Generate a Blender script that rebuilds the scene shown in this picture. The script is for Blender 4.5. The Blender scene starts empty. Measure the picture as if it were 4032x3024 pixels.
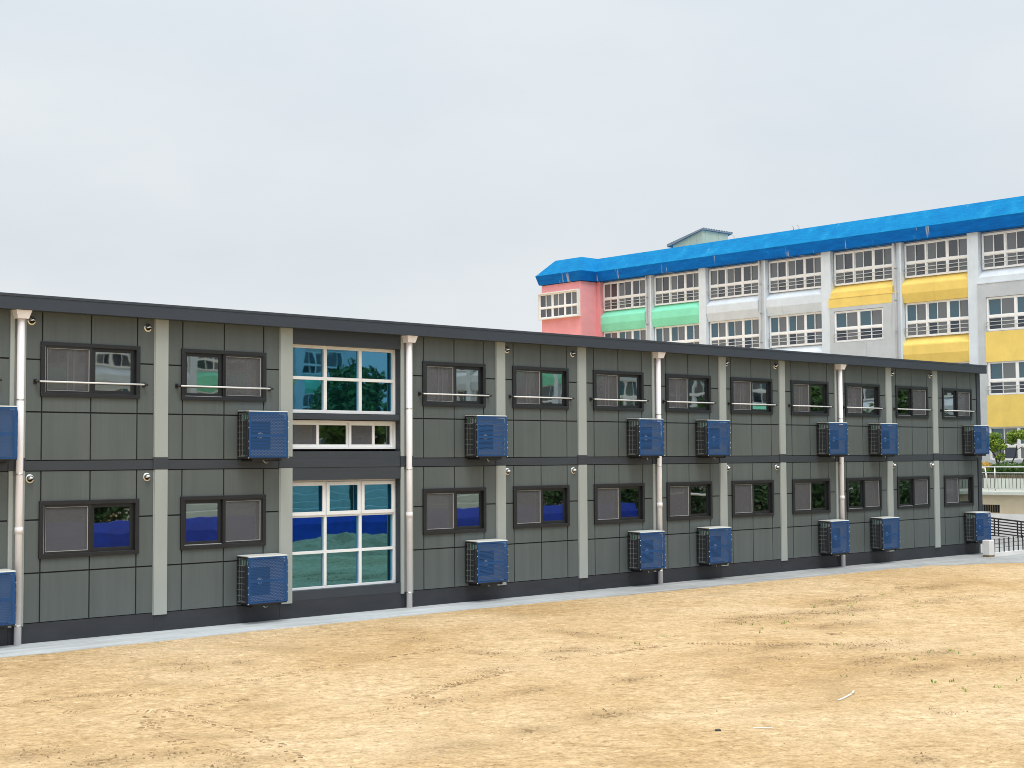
import bpy, math, random
from mathutils import Vector, Matrix, noise
random.seed(7)
scene = bpy.context.scene
C = scene.collection
R = math.radians

# ------------------------------------------------------------------ camera
cd = bpy.data.cameras.new('camera')
cam = bpy.data.objects.new('camera', cd); C.objects.link(cam)
cd.sensor_width = 36.0; cd.lens = 50.294; cd.clip_start = 0.1; cd.clip_end = 3000
cam.matrix_world = Matrix(((0.74152553, -0.02973978, -0.67026519, 0.0),
                           (-0.67090101, -0.04125465, -0.74039847, -28.04),
                           (-0.00563227, 0.99870596, -0.05054382, 3.702),
                           (0, 0, 0, 1)))
scene.camera = cam

# ------------------------------------------------------------------ sky, sun, exposure
SUN_EL, SUN_AZ = 62.0, 205.0          # azimuth of the sun, clockwise from +Y
w = bpy.data.worlds.new('World'); scene.world = w; w.use_nodes = True
nt = w.node_tree; N = nt.nodes; L = nt.links
for n in list(N): N.remove(n)
def wn(t, **k):
    n = N.new(t)
    for a, v in k.items(): setattr(n, a, v)
    return n
out = wn('ShaderNodeOutputWorld'); bg = wn('ShaderNodeBackground')
sky = wn('ShaderNodeTexSky', sky_type='NISHITA', sun_disc=False)
sky.sun_elevation = R(SUN_EL); sky.sun_rotation = R(SUN_AZ)
tc = wn('ShaderNodeTexCoord'); sep = wn('ShaderNodeSeparateXYZ')
L.new(tc.outputs['Generated'], sep.inputs[0])
ramp = wn('ShaderNodeValToRGB')
e = ramp.color_ramp.elements
e[0].position = 0.0; e[0].color = (0.745, 0.775, 0.79, 1)
e[1].position = 1.0; e[1].color = (2.3, 2.3, 2.3, 1)
e2 = ramp.color_ramp.elements.new(0.14); e2.color = (0.69, 0.73, 0.755, 1)
e4 = ramp.color_ramp.elements.new(0.36); e4.color = (0.735, 0.79, 0.82, 1)
L.new(sep.outputs['Z'], ramp.inputs[0])
mp = wn('ShaderNodeMapping'); mp.inputs['Scale'].default_value = (1.0, 1.0, 2.6)
L.new(tc.outputs['Generated'], mp.inputs[0])
nz = wn('ShaderNodeTexNoise'); nz.inputs['Scale'].default_value = 3.4; nz.inputs['Detail'].default_value = 5; nz.inputs['Roughness'].default_value = 0.5
L.new(mp.outputs[0], nz.inputs['Vector'])
cr = wn('ShaderNodeValToRGB')
cr.color_ramp.elements[0].position = 0.3; cr.color_ramp.elements[0].color = (0.925, 0.95, 0.985, 1)
cr.color_ramp.elements[1].position = 0.7; cr.color_ramp.elements[1].color = (1.07, 1.055, 1.04, 1)
L.new(nz.outputs['Fac'], cr.inputs[0])
mul = wn('ShaderNodeMix', data_type='RGBA', blend_type='MULTIPLY'); mul.inputs[0].default_value = 1.0
L.new(ramp.outputs[0], mul.inputs[6]); L.new(cr.outputs[0], mul.inputs[7])
sc_ = wn('ShaderNodeMix', data_type='RGBA', blend_type='MULTIPLY'); sc_.inputs[0].default_value = 1.0
sc_.inputs[7].default_value = (0.09, 0.09, 0.09, 1); L.new(sky.outputs[0], sc_.inputs[6])
mx = wn('ShaderNodeMix', data_type='RGBA'); mx.inputs[0].default_value = 0.93
L.new(sc_.outputs[2], mx.inputs[6]); L.new(mul.outputs[2], mx.inputs[7])
L.new(mx.outputs[2], bg.inputs[0]); bg.inputs[1].default_value = 1.0
L.new(bg.outputs[0], out.inputs[0])
sd = bpy.data.lights.new('sun', 'SUN'); sd.energy = 1.5; sd.angle = R(22); sd.color = (1.0, 0.975, 0.94)
sun = bpy.data.objects.new('sun', sd); C.objects.link(sun)
az, el = R(SUN_AZ), R(SUN_EL)
dirv = Vector((math.sin(az)*math.cos(el), math.cos(az)*math.cos(el), math.sin(el)))
sun.rotation_euler = dirv.to_track_quat('Z', 'Y').to_euler()
scene.view_settings.view_transform = 'Standard'; scene.view_settings.look = 'None'
scene.view_settings.exposure = 0.15; scene.view_settings.gamma = 1.0
scene.cycles.filter_width = 0.95
scene.cycles.max_bounces = 8; scene.cycles.transparent_max_bounces = 12
scene.cycles.sample_clamp_indirect = 6.0

# ------------------------------------------------------------------ materials
def newmat(name):
    m = bpy.data.materials.new(name); m.use_nodes = True
    return m, m.node_tree.nodes, m.node_tree.links, m.node_tree.nodes['Principled BSDF']
def coords(n, l, scale=(1, 1, 1), kind='Object'):
    t = n.new('ShaderNodeTexCoord'); m = n.new('ShaderNodeMapping'); m.inputs['Scale'].default_value = scale
    if kind == 'World':
        g = n.new('ShaderNodeNewGeometry'); l.new(g.outputs['Position'], m.inputs[0])
    else: l.new(t.outputs[kind], m.inputs[0])
    return m.outputs[0]
def noisetex(n, l, vec, scale, detail=4, rough=0.55):
    t = n.new('ShaderNodeTexNoise'); t.inputs['Scale'].default_value = scale
    t.inputs['Detail'].default_value = detail; t.inputs['Roughness'].default_value = rough
    l.new(vec, t.inputs['Vector']); return t.outputs['Fac']
def rampn(n, l, fac, stops):
    r = n.new('ShaderNodeValToRGB'); el_ = r.color_ramp.elements
    el_[0].position, el_[0].color = stops[0][0], (*stops[0][1], 1)
    el_[1].position, el_[1].color = stops[-1][0], (*stops[-1][1], 1)
    for p, c in stops[1:-1]:
        q = el_.new(p); q.color = (*c, 1)
    l.new(fac, r.inputs[0]); return r.outputs[0]
def mixc(n, l, fac, a, b, blend='MIX'):
    m = n.new('ShaderNodeMix'); m.data_type = 'RGBA'; m.blend_type = blend
    for sock, v in ((0, fac), (6, a), (7, b)):
        if hasattr(v, 'is_linked'): l.new(v, m.inputs[sock])
        elif sock == 0: m.inputs[0].default_value = v
        else: m.inputs[sock].default_value = (*v, 1)
    return m.outputs[2]
def bump(n, l, h, p, strength=0.3, dist=0.02):
    b = n.new('ShaderNodeBump'); b.inputs['Strength'].default_value = strength; b.inputs['Distance'].default_value = dist
    l.new(h, b.inputs['Height']); l.new(b.outputs[0], p.inputs['Normal'])
def paint(name, col, rough=0.5, var=0.12, scale=(1, 1, 1), ns=2.0, metal=0.0, bmp=0.0, spec=0.5):
    """painted / coated surface with slight uneven tone"""
    m, n, l, p = newmat(name)
    v = coords(n, l, scale, 'World'); f = noisetex(n, l, v, ns, 5, 0.6)
    lo = tuple(c*(1-var) for c in col); hi = tuple(min(1, c*(1+var)) for c in col)
    l.new(rampn(n, l, f, [(0.3, lo), (0.7, hi)]), p.inputs['Base Color'])
    p.inputs['Roughness'].default_value = rough; p.inputs['Metallic'].default_value = metal
    p.inputs['Specular IOR Level'].default_value = spec
    if bmp: bump(n, l, noisetex(n, l, coords(n, l, (1, 1, 1), 'World'), 40, 3), p, bmp, 0.01)
    return m
def stucco(name, col, stain=(0.45, 0.43, 0.38), amt=0.5):
    """painted render: mottled, with long runs of dirt, fine grain"""
    m, n, l, p = newmat(name)
    v = coords(n, l, (1, 1, 1), 'World')
    f = noisetex(n, l, v, 0.9, 6, 0.65)
    base = rampn(n, l, f, [(0.3, tuple(c*0.90 for c in col)), (0.7, tuple(min(1, c*1.06) for c in col))])
    vs = coords(n, l, (1, 2.2, 0.22), 'World'); s = noisetex(n, l, vs, 1.7, 6, 0.7)
    sf = n.new('ShaderNodeMapRange'); sf.inputs[1].default_value = 0.58; sf.inputs[2].default_value = 0.80
    sf.inputs[3].default_value = 0; sf.inputs[4].default_value = amt; l.new(s, sf.inputs[0])
    dirt = mixc(n, l, 1.0, base, stain, 'MULTIPLY')
    l.new(mixc(n, l, sf.outputs[0], base, dirt), p.inputs['Base Color'])
    p.inputs['Roughness'].default_value = 0.85; p.inputs['Specular IOR Level'].default_value = 0.25
    bump(n, l, noisetex(n, l, v, 14, 5, 0.7), p, 0.35, 0.02)
    return m

# cladding: brushed grey-green sheet with very fine upright grain
def cladding():
    m, n, l, p = newmat('cladding_grey')
    v = coords(n, l, (60, 60, 0.5), 'World'); g = noisetex(n, l, v, 1.0, 3, 0.6)
    v2 = coords(n, l, (0.35, 0.35, 0.5), 'World'); b = noisetex(n, l, v2, 1.0, 3, 0.5)
    oi = n.new('ShaderNodeObjectInfo')
    c1 = rampn(n, l, g, [(0.25, (0.089, 0.107, 0.107)), (0.75, (0.101, 0.121, 0.120))])
    c2 = rampn(n, l, b, [(0.3, (0.93, 0.93, 0.93)), (0.7, (1.06, 1.06, 1.06))])
    st = rampn(n, l, noisetex(n, l, coords(n, l, (2.5, 1, 0.12), 'World'), 1.6, 6, 0.7), [(0.35, (0.90, 0.90, 0.89)), (0.6, (1.03, 1.03, 1.03)), (0.78, (1.10, 1.10, 1.08))])
    c1 = mixc(n, l, 1.0, c1, st, 'MULTIPLY')
    l.new(mixc(n, l, 1.0, c1, c2, 'MULTIPLY'), p.inputs['Base Color'])
    p.inputs['Roughness'].default_value = 0.55; p.inputs['Specular IOR Level'].default_value = 0.35
    bump(n, l, g, p, 0.12, 0.004)
    return m
M = {}
M['clad'] = cladding()
M['groove'] = paint('groove_black', (0.008, 0.009, 0.010), 0.8)
M['fascia'] = paint('fascia_grey', (0.030, 0.040, 0.056), 0.5, 0.07, (0.5, 1, 1), 1.5)
M['band'] = paint('band_grey', (0.033, 0.042, 0.053), 0.5, 0.10, (0.6, 1, 3), 1.5)
M['plinth'] = paint('plinth_grey', (0.024, 0.027, 0.034), 0.55, 0.22, (0.7, 1, 2), 1.5)
M['column'] = paint('column_light_grey', (0.33, 0.365, 0.35), 0.45, 0.05, (1, 1, 0.3), 2)
M['colside'] = paint('column_edge_grey', (0.33, 0.35, 0.34), 0.45, 0.05)
M['winframe'] = paint('window_black', (0.011, 0.013, 0.016), 0.4, 0.15)
M['bead'] = paint('bead_pale', (0.42, 0.43, 0.43), 0.4, 0.05)
M['white_pvc'] = paint('white_frame', (0.76, 0.78, 0.79), 0.4, 0.04)
M['pipe'] = paint('pipe_white', (0.80, 0.77, 0.78), 0.4, 0.06, (1, 1, 0.4), 3)
M['school_white'] = paint('school_frame_white', (0.86, 0.865, 0.87), 0.45, 0.03)
M['bar_pale'] = paint('bar_pale_grey', (0.60, 0.62, 0.63), 0.4, 0.05)
M['steel'] = paint('steel', (0.72, 0.72, 0.72), 0.28, 0.05, metal=1.0)
M['chrome'] = paint('vent_steel', (0.68, 0.67, 0.65), 0.22, 0.08, metal=1.0)
M['black'] = paint('black_metal', (0.012, 0.012, 0.014), 0.45, 0.2)
M['interior'] = paint('room_wall', (0.16, 0.16, 0.155), 0.9, 0.05)
M['curtain'] = paint('curtain_cloth', (0.70, 0.68, 0.63), 0.9, 0.06, (8, 8, 0.2), 2)
M['blind'] = paint('blind_grey', (0.68, 0.69, 0.72), 0.9, 0.05)
M['roofsheet'] = paint('roof_sheet', (0.12, 0.13, 0.14), 0.6)
M['blue_sheet'] = paint('blue_sheet', (0.003, 0.060, 0.200), 0.5, 0.12, (1, 1, 1), 2.5)
M['ac_body'] = paint('ac_white', (0.30, 0.31, 0.32), 0.45, 0.05)
M['ac_dark'] = paint('ac_grille', (0.030, 0.034, 0.040), 0.5, 0.1)
M['ac_hub'] = paint('ac_hub', (0.62, 0.64, 0.66), 0.4, 0.05)
M['cage_top'] = paint('cage_lid', (0.56, 0.57, 0.53), 0.45, 0.06)
M['wire'] = paint('wire_grey', (0.16, 0.17, 0.17), 0.5)
M['cable'] = paint('cable_grey', (0.42, 0.42, 0.40), 0.6)
M['coil'] = paint('coil_green', (0.03, 0.10, 0.075), 0.5, 0.3)
M['white_paint'] = stucco('white_render', (0.67, 0.735, 0.80), (0.68, 0.69, 0.68), 0.55)
M['grey_paint'] = stucco('grey_render', (0.52, 0.555, 0.585), (0.6, 0.58, 0.54), 0.7)
M['green_paint'] = stucco('mint_render', (0.26, 0.78, 0.55), (0.75, 0.85, 0.8), 0.6)
M['yellow_paint'] = stucco('yellow_render', (0.86, 0.64, 0.18), (0.8, 0.75, 0.6), 0.6)
M['pink_paint'] = stucco('pink_render', (0.80, 0.34, 0.37), (0.85, 0.75, 0.75), 0.5)
M['pale_pink'] = stucco('pale_render', (0.74, 0.73, 0.71), (0.7, 0.68, 0.62), 0.5)
M['beige'] = stucco('beige_render', (0.60, 0.51, 0.36), (0.78, 0.72, 0.6), 0.5)
M['cap'] = stucco('cap_concrete', (0.60, 0.63, 0.57), (0.6, 0.6, 0.5), 0.6)
M['hut'] = paint('hut_panel', (0.46, 0.53, 0.41), 0.6, 0.06)
M['hut_roof'] = paint('hut_roof', (0.20, 0.25, 0.28), 0.5, 0.1)
M['rust_pipe'] = paint('rain_pipe', (0.36, 0.35, 0.34), 0.5, 0.25, (1, 1, 0.4), 2)
def blue_roof():
    m, n, l, p = newmat('blue_roof')
    v = coords(n, l, (1, 1, 1), 'World'); f = noisetex(n, l, v, 1.1, 7, 0.68)
    base = rampn(n, l, f, [(0.28, (0.001, 0.150, 0.40)), (0.55, (0.002, 0.200, 0.46)), (0.78, (0.02, 0.28, 0.53))])
    vs = coords(n, l, (1, 2.6, 0.5), 'World'); s = noisetex(n, l, vs, 0.9, 4, 0.55)
    sf = n.new('ShaderNodeMapRange'); sf.inputs[1].default_value = 0.68; sf.inputs[2].default_value = 0.74; l.new(s, sf.inputs[0])
    mul_ = n.new('ShaderNodeMath'); mul_.operation = 'MULTIPLY'; mul_.inputs[1].default_value = 0.55; l.new(sf.outputs[0], mul_.inputs[0])
    l.new(mixc(n, l, mul_.outputs[0], base, (0.16, 0.36, 0.58)), p.inputs['Base Color'])
    p.inputs['Roughness'].default_value = 0.8; p.inputs['Specular IOR Level'].default_value = 0.12
    v3 = coords(n, l, (1, 0.5, 3.5), 'World'); bump(n, l, noisetex(n, l, v3, 2.4, 6, 0.65), p, 0.5, 0.10)
    return m
M['blue_roof'] = blue_roof()
def blue_trim():
    m, n, l, p = newmat('blue_trim')
    v = coords(n, l, (1, 1, 1), 'World'); f = noisetex(n, l, coords(n, l, (1, 0.6, 2.5), 'World'), 1.8, 6, 0.65)
    base = rampn(n, l, f, [(0.3, (0.001, 0.105, 0.40)), (0.6, (0.001, 0.145, 0.52)), (0.75, (0.004, 0.20, 0.60))])
    s_ = noisetex(n, l, coords(n, l, (1, 3.2, 0.35), 'World'), 0.8, 3, 0.5)
    b = rampn(n, l, s_, [(0.635, (0, 0, 0)), (0.67, (0.75, 0.75, 0.75))])
    l.new(mixc(n, l, b, base, (0.42, 0.45, 0.46)), p.inputs['Base Color'])
    p.inputs['Roughness'].default_value = 0.85; p.inputs['Specular IOR Level'].default_value = 0.15
    bump(n, l, f, p, 0.5, 0.08); return m
M['blue_trim'] = blue_trim()

def glass(name, tint, refl, fac, dark, through, wavy=0.012):
    """window glass: mirror-like coat over tinted see-through glass, slightly uneven"""
    m, n, l, p = newmat(name); n.remove(p); o = n['Material Output']
    g = n.new('ShaderNodeBsdfGlossy'); g.inputs['Roughness'].default_value = 0.015; g.inputs['Color'].default_value = (*refl, 1)
    t = n.new('ShaderNodeBsdfTransparent'); t.inputs['Color'].default_value = (*tint, 1)
    d = n.new('ShaderNodeBsdfDiffuse'); d.inputs['Color'].default_value = (*dark, 1)
    m1 = n.new('ShaderNodeMixShader'); m1.inputs[0].default_value = through; l.new(d.outputs[0], m1.inputs[1]); l.new(t.outputs[0], m1.inputs[2])
    m2 = n.new('ShaderNodeMixShader')
    lw = n.new('ShaderNodeFresnel'); lw.inputs['IOR'].default_value = 1.5
    a = n.new('ShaderNodeMath'); a.operation = 'MULTIPLY_ADD'; a.inputs[1].default_value = 1.0; a.inputs[2].default_value = fac; a.use_clamp = True
    l.new(lw.outputs[0], a.inputs[0]); l.new(a.outputs[0], m2.inputs[0])
    l.new(m1.outputs[0], m2.inputs[1]); l.new(g.outputs[0], m2.inputs[2]); l.new(m2.outputs[0], o.inputs[0])
    v = coords(n, l, (1, 1, 1), 'World'); b = n.new('ShaderNodeBump'); b.inputs['Strength'].default_value = wavy; b.inputs['Distance'].default_value = 0.1
    l.new(noisetex(n, l, v, 1.6, 1, 0.4), b.inputs['Height']); l.new(b.outputs[0], g.inputs['Normal']); l.new(b.outputs[0], lw.inputs['Normal'])
    return m
M['glass'] = glass('window_glass', (0.55, 0.6, 0.6), (0.85, 0.95, 0.95), 0.30, (0.01, 0.014, 0.014), 0.75)
M['glass_teal'] = glass('teal_glass', (0.10, 0.25, 0.28), (0.15, 0.47, 0.72), 0.47, (0.004, 0.03, 0.035), 0.5)
M['glass_grey'] = glass('school_glass_grey', (0.3, 0.3, 0.3), (0.9, 0.95, 1.0), 0.05, (0.135, 0.14, 0.145), 0.1, 0.01)
M['glass_dark'] = glass('school_glass_dark', (0.3, 0.3, 0.3), (0.9, 0.95, 1.0), 0.05, (0.06, 0.06, 0.065), 0.1, 0.01)
M['glass_teal_cloth'] = glass('school_glass_curtain', (0.3, 0.3, 0.3), (0.9, 0.95, 1.0), 0.03, (0.05, 0.11, 0.15), 0.05, 0.01)
M['glass_navy'] = glass('school_glass_navy', (0.3, 0.3, 0.3), (0.9, 0.95, 1.0), 0.03, (0.02, 0.03, 0.05), 0.1, 0.01)
def screen():
    m, n, l, p = newmat('insect_screen'); n.remove(p); o = n['Material Output']
    d = n.new('ShaderNodeBsdfDiffuse'); d.inputs['Color'].default_value = (0.120, 0.124, 0.134, 1)
    t = n.new('ShaderNodeBsdfTransparent'); m1 = n.new('ShaderNodeMixShader'); m1.inputs[0].default_value = 0.30
    l.new(d.outputs[0], m1.inputs[1]); l.new(t.outputs[0], m1.inputs[2]); l.new(m1.outputs[0], o.inputs[0])
    return m
M['screen'] = screen()

def sand():
    m, n, l, p = newmat('sand')
    v = coords(n, l, (1, 1, 1), 'World')
    # sand tone plus relief shading painted as colour streaks and flecks, stretched aslant
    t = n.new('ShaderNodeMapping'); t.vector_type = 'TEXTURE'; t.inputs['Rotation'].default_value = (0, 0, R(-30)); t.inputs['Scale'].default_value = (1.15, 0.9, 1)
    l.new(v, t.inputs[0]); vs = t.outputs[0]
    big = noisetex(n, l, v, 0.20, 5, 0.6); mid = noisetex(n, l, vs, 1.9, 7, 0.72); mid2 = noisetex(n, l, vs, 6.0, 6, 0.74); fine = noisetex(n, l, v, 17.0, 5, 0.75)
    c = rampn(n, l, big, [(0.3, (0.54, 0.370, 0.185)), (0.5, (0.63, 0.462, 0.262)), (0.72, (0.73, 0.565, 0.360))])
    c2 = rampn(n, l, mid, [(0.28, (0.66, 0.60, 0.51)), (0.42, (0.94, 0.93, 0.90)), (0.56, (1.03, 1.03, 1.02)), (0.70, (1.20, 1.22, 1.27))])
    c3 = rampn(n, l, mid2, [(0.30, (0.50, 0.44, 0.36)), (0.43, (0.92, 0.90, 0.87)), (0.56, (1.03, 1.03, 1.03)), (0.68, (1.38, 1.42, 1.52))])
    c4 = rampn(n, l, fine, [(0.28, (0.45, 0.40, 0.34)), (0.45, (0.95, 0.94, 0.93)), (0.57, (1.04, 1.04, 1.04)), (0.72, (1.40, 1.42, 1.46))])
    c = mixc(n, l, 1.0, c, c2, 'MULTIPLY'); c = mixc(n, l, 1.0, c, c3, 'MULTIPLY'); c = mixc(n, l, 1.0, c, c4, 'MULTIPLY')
    fl = rampn(n, l, noisetex(n, l, vs, 3.4, 8, 0.82), [(0.635, (0, 0, 0)), (0.675, (0.75, 0.75, 0.75))])
    c = mixc(n, l, fl, c, (0.27, 0.18, 0.085))
    at = n.new('ShaderNodeAttribute'); at.attribute_name = 'damp'; at.attribute_type = 'GEOMETRY'
    dm = n.new('ShaderNodeMath'); dm.operation = 'MULTIPLY'; l.new(at.outputs['Fac'], dm.inputs[0])
    br = rampn(n, l, noisetex(n, l, vs, 6.0, 6, 0.78), [(0.44, (0, 0, 0)), (0.58, (1, 1, 1))]); l.new(br, dm.inputs[1])
    c = mixc(n, l, dm.outputs[0], c, (0.19, 0.125, 0.055))
    l.new(c, p.inputs['Base Color']); p.inputs['Roughness'].default_value = 0.95; p.inputs['Specular IOR Level'].default_value = 0.1
    ad = n.new('ShaderNodeMath'); ad.operation = 'MULTIPLY_ADD'; ad.inputs[1].default_value = 0.7
    l.new(mid2, ad.inputs[0]); l.new(mid, ad.inputs[2]); bump(n, l, ad.outputs[0], p, 1.0, 0.12)
    return m
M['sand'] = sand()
M['soil'] = paint('damp_soil', (0.24, 0.165, 0.085), 0.95, 0.35, ns=9)
M['drysoil'] = paint('dry_soil', (0.42, 0.30, 0.165), 0.95, 0.25, ns=9)
def concrete():
    m, n, l, p = newmat('pale_concrete')
    v = coords(n, l, (1, 1, 1), 'World'); f = noisetex(n, l, v, 0.5, 7, 0.7); g = noisetex(n, l, v, 22, 4, 0.7)
    c = rampn(n, l, f, [(0.3, (0.27, 0.285, 0.29)), (0.7, (0.42, 0.44, 0.445))])
    sx = n.new('ShaderNodeSeparateXYZ'); l.new(v, sx.inputs[0])      # the strip is paler up to the glazed bay, darker beyond it
    ax = n.new('ShaderNodeMapRange'); ax.inputs[1].default_value = 22; ax.inputs[2].default_value = 30; ax.inputs[3].default_value = 1; ax.inputs[4].default_value = 0
    l.new(sx.outputs[0], ax.inputs[0])
    c = mixc(n, l, ax.outputs[0], c, rampn(n, l, f, [(0.3, (0.38, 0.42, 0.44)), (0.7, (0.54, 0.58, 0.60))]))
    vs = coords(n, l, (0.25, 3.0, 1), 'World'); s = rampn(n, l, noisetex(n, l, vs, 1.4, 5, 0.6), [(0.35, (0.80, 0.78, 0.74)), (0.6, (1.05, 1.05, 1.05))])
    c = mixc(n, l, 1.0, c, s, 'MULTIPLY')
    l.new(c, p.inputs['Base Color']); p.inputs['Roughness'].default_value = 0.85
    bump(n, l, g, p, 0.3, 0.01); return m
M['concrete'] = concrete()
M['terrace'] = paint('terrace_paving', (0.40, 0.42, 0.37), 0.85, 0.12, ns=1.2)
def leafmat(name, a, b):
    m, n, l, p = newmat(name)
    v = coords(n, l, (1, 1, 1), 'World'); f = noisetex(n, l, v, 2.6, 3, 0.6)
    g = n.new('ShaderNodeNewGeometry')
    c = rampn(n, l, f, [(0.3, a), (0.7, b)])
    r = n.new('ShaderNodeMapRange'); r.inputs[3].default_value = 0.65; r.inputs[4].default_value = 1.4
    l.new(g.outputs['Random Per Island'], r.inputs[0])
    hm = n.new('ShaderNodeHueSaturation'); l.new(r.outputs[0], hm.inputs['Value']); l.new(c, hm.inputs['Color'])
    l.new(hm.outputs[0], p.inputs['Base Color']); p.inputs['Roughness'].default_value = 0.55; p.inputs['Specular IOR Level'].default_value = 0.3
    return m
M['leaf'] = leafmat('leaf_green', (0.035, 0.095, 0.018), (0.08, 0.17, 0.03))
M['leaf_dark'] = leafmat('leaf_dark_green', (0.022, 0.06, 0.014), (0.045, 0.105, 0.022))
M['leaf_yellow'] = leafmat('leaf_yellow_green', (0.10, 0.21, 0.022), (0.26, 0.34, 0.045))
M['grass'] = leafmat('grass_green', (0.08, 0.24, 0.02), (0.15, 0.36, 0.04))
M['flower'] = leafmat('flower_orange', (0.60, 0.34, 0.05), (0.75, 0.52, 0.12))
M['bark'] = paint('bark', (0.055, 0.045, 0.036), 0.9, 0.3, ns=6, bmp=0.5)
M['bar_brown_backlit'] = paint('bar_brown_backlit', (0.075, 0.062, 0.045), 0.4, 0.1)  # brownish upright bars, their backlit shade put into the colour
M['wood'] = paint('weathered_wood', (0.16, 0.13, 0.09), 0.85, 0.25, ns=5)
M['tarp'] = paint('blue_tarp', (0.012, 0.05, 0.50), 0.5, 0.25, ns=2.5)
M['plastic'] = paint('white_plastic', (0.78, 0.77, 0.74), 0.5, 0.05)
M['goalnet'] = paint('goal_white', (0.75, 0.75, 0.74), 0.5, 0.05)

# ------------------------------------------------------------------ mesh building
class MB:
    def __init__(self): self.v = []; self.f = []; self.m = []; self.sm = []
    def poly(self, pts, m=0, smooth=False):
        i = len(self.v); self.v += [tuple(p) for p in pts]; self.f.append(tuple(range(i, i+len(pts)))); self.m.append(m); self.sm.append(smooth)
    def box(self, x0, x1, y0, y1, z0, z1, m=0, bev=0.0):
        if x1 < x0: x0, x1 = x1, x0
        if y1 < y0: y0, y1 = y1, y0
        if z1 < z0: z0, z1 = z1, z0
        i = len(self.v)
        self.v += [(x, y, z) for z in (z0, z1) for y in (y0, y1) for x in (x0, x1)]
        for q in ((0, 2, 3, 1), (4, 5, 7, 6), (0, 1, 5, 4), (2, 6, 7, 3), (0, 4, 6, 2), (1, 3, 7, 5)):
            self.f.append(tuple(i+k for k in q)); self.m.append(m); self.sm.append(False)
        return self
    def prism(self, prof, axis, a, b, m=0):
        """prof: list of 2-D points; axis 0/1/2 is the extrusion axis"""
        def P(t, p):
            if axis == 0: return (t, p[0], p[1])
            if axis == 1: return (p[0], t, p[1])
            return (p[0], p[1], t)
        n = len(prof); i = len(self.v)
        self.v += [P(a, p) for p in prof] + [P(b, p) for p in prof]
        for k in range(n):
            j = (k+1) % n
            self.f.append((i+k, i+j, i+n+j, i+n+k)); self.m.append(m); self.sm.append(False)
        self.f.append(tuple(i+k for k in range(n-1, -1, -1))); self.f.append(tuple(i+n+k for k in range(n)))
        self.m += [m, m]; self.sm += [False, False]
        return self
    def tube(self, pts, r, n=8, m=0, cap=True):
        pts = [Vector(p) for p in pts]; k = len(pts)
        rs = r if isinstance(r, (list, tuple)) else [r]*k
        i0 = len(self.v); prev = None
        for a in range(k):
            d = (pts[min(a+1, k-1)] - pts[max(a-1, 0)]).normalized()
            ref = prev if prev is not None else (Vector((0, 0, 1)) if abs(d.z) < 0.9 else Vector((1, 0, 0)))
            s = d.cross(ref)
            if s.length < 1e-6: s = d.cross(Vector((0, 1, 0.3)))
            s.normalize(); t = s.cross(d).normalized(); prev = t
            for j in range(n):
                an = 2*math.pi*j/n
                self.v.append(tuple(pts[a] + (s*math.cos(an) + t*math.sin(an))*rs[a]))
        for a in range(k-1):
            for j in range(n):
                q = (i0+a*n+j, i0+a*n+(j+1) % n, i0+(a+1)*n+(j+1) % n, i0+(a+1)*n+j)
                self.f.append(q); self.m.append(m); self.sm.append(True)
        if cap:
            self.f.append(tuple(i0+j for j in range(n-1, -1, -1))); self.f.append(tuple(i0+(k-1)*n+j for j in range(n)))
            self.m += [m, m]; self.sm += [False, False]
        return self
    def lathe(self, prof, c, axis='z', n=20, m=0):
        """prof: (radius, height) list turned about an axis through c"""
        i0 = len(self.v); c = Vector(c)
        for r, h in prof:
            for j in range(n):
                a = 2*math.pi*j/n; x, y = r*math.cos(a), r*math.sin(a)
                self.v.append(tuple(c + (Vector((x, y, h)) if axis == 'z' else Vector((x, -h, y)))))
        for a in range(len(prof)-1):
            for j in range(n):
                self.f.append((i0+a*n+j, i0+a*n+(j+1) % n, i0+(a+1)*n+(j+1) % n, i0+(a+1)*n+j)); self.m.append(m); self.sm.append(True)
        return self
    def build(self, name, mats, parent=None, loc=None, bevel=0.0):
        me = bpy.data.meshes.new(name); me.from_pydata(self.v, [], self.f)
        if not isinstance(mats, (list, tuple)): mats = [mats]
        for q in mats: me.materials.append(M[q] if isinstance(q, str) else q)
        me.polygons.foreach_set('material_index', self.m); me.polygons.foreach_set('use_smooth', self.sm); me.update()
        o = bpy.data.objects.new(name, me); C.objects.link(o)
        if parent is not None: o.parent = parent
        if loc is not None: o.location = loc
        if bevel:
            b = o.modifiers.new('bevel', 'BEVEL'); b.width = bevel; b.segments = 2; b.limit_method = 'ANGLE'
        return o
def tag(o, label, cat, group=None, kind=None):
    o['label'] = label; o['category'] = cat
    if group: o['group'] = group
    if kind: o['kind'] = kind
    return o
def struct(o, kind='structure'):
    o['kind'] = kind; return o
def thing(name, loc, label, cat, group=None, rz=0):
    o = bpy.data.objects.new(name, None); C.objects.link(o); o.location = loc; o.rotation_euler = (0, 0, rz); o.empty_display_size = 0.3
    return tag(o, label, cat, group)
def copy_obj(o, parent=None):
    c = o.copy(); C.objects.link(c)
    if parent is not None: c.parent = parent
    return c
def copy_tree(o, parent=None):
    c = copy_obj(o, parent)
    for ch in list(o.children): copy_tree(ch, c)
    return c

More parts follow.
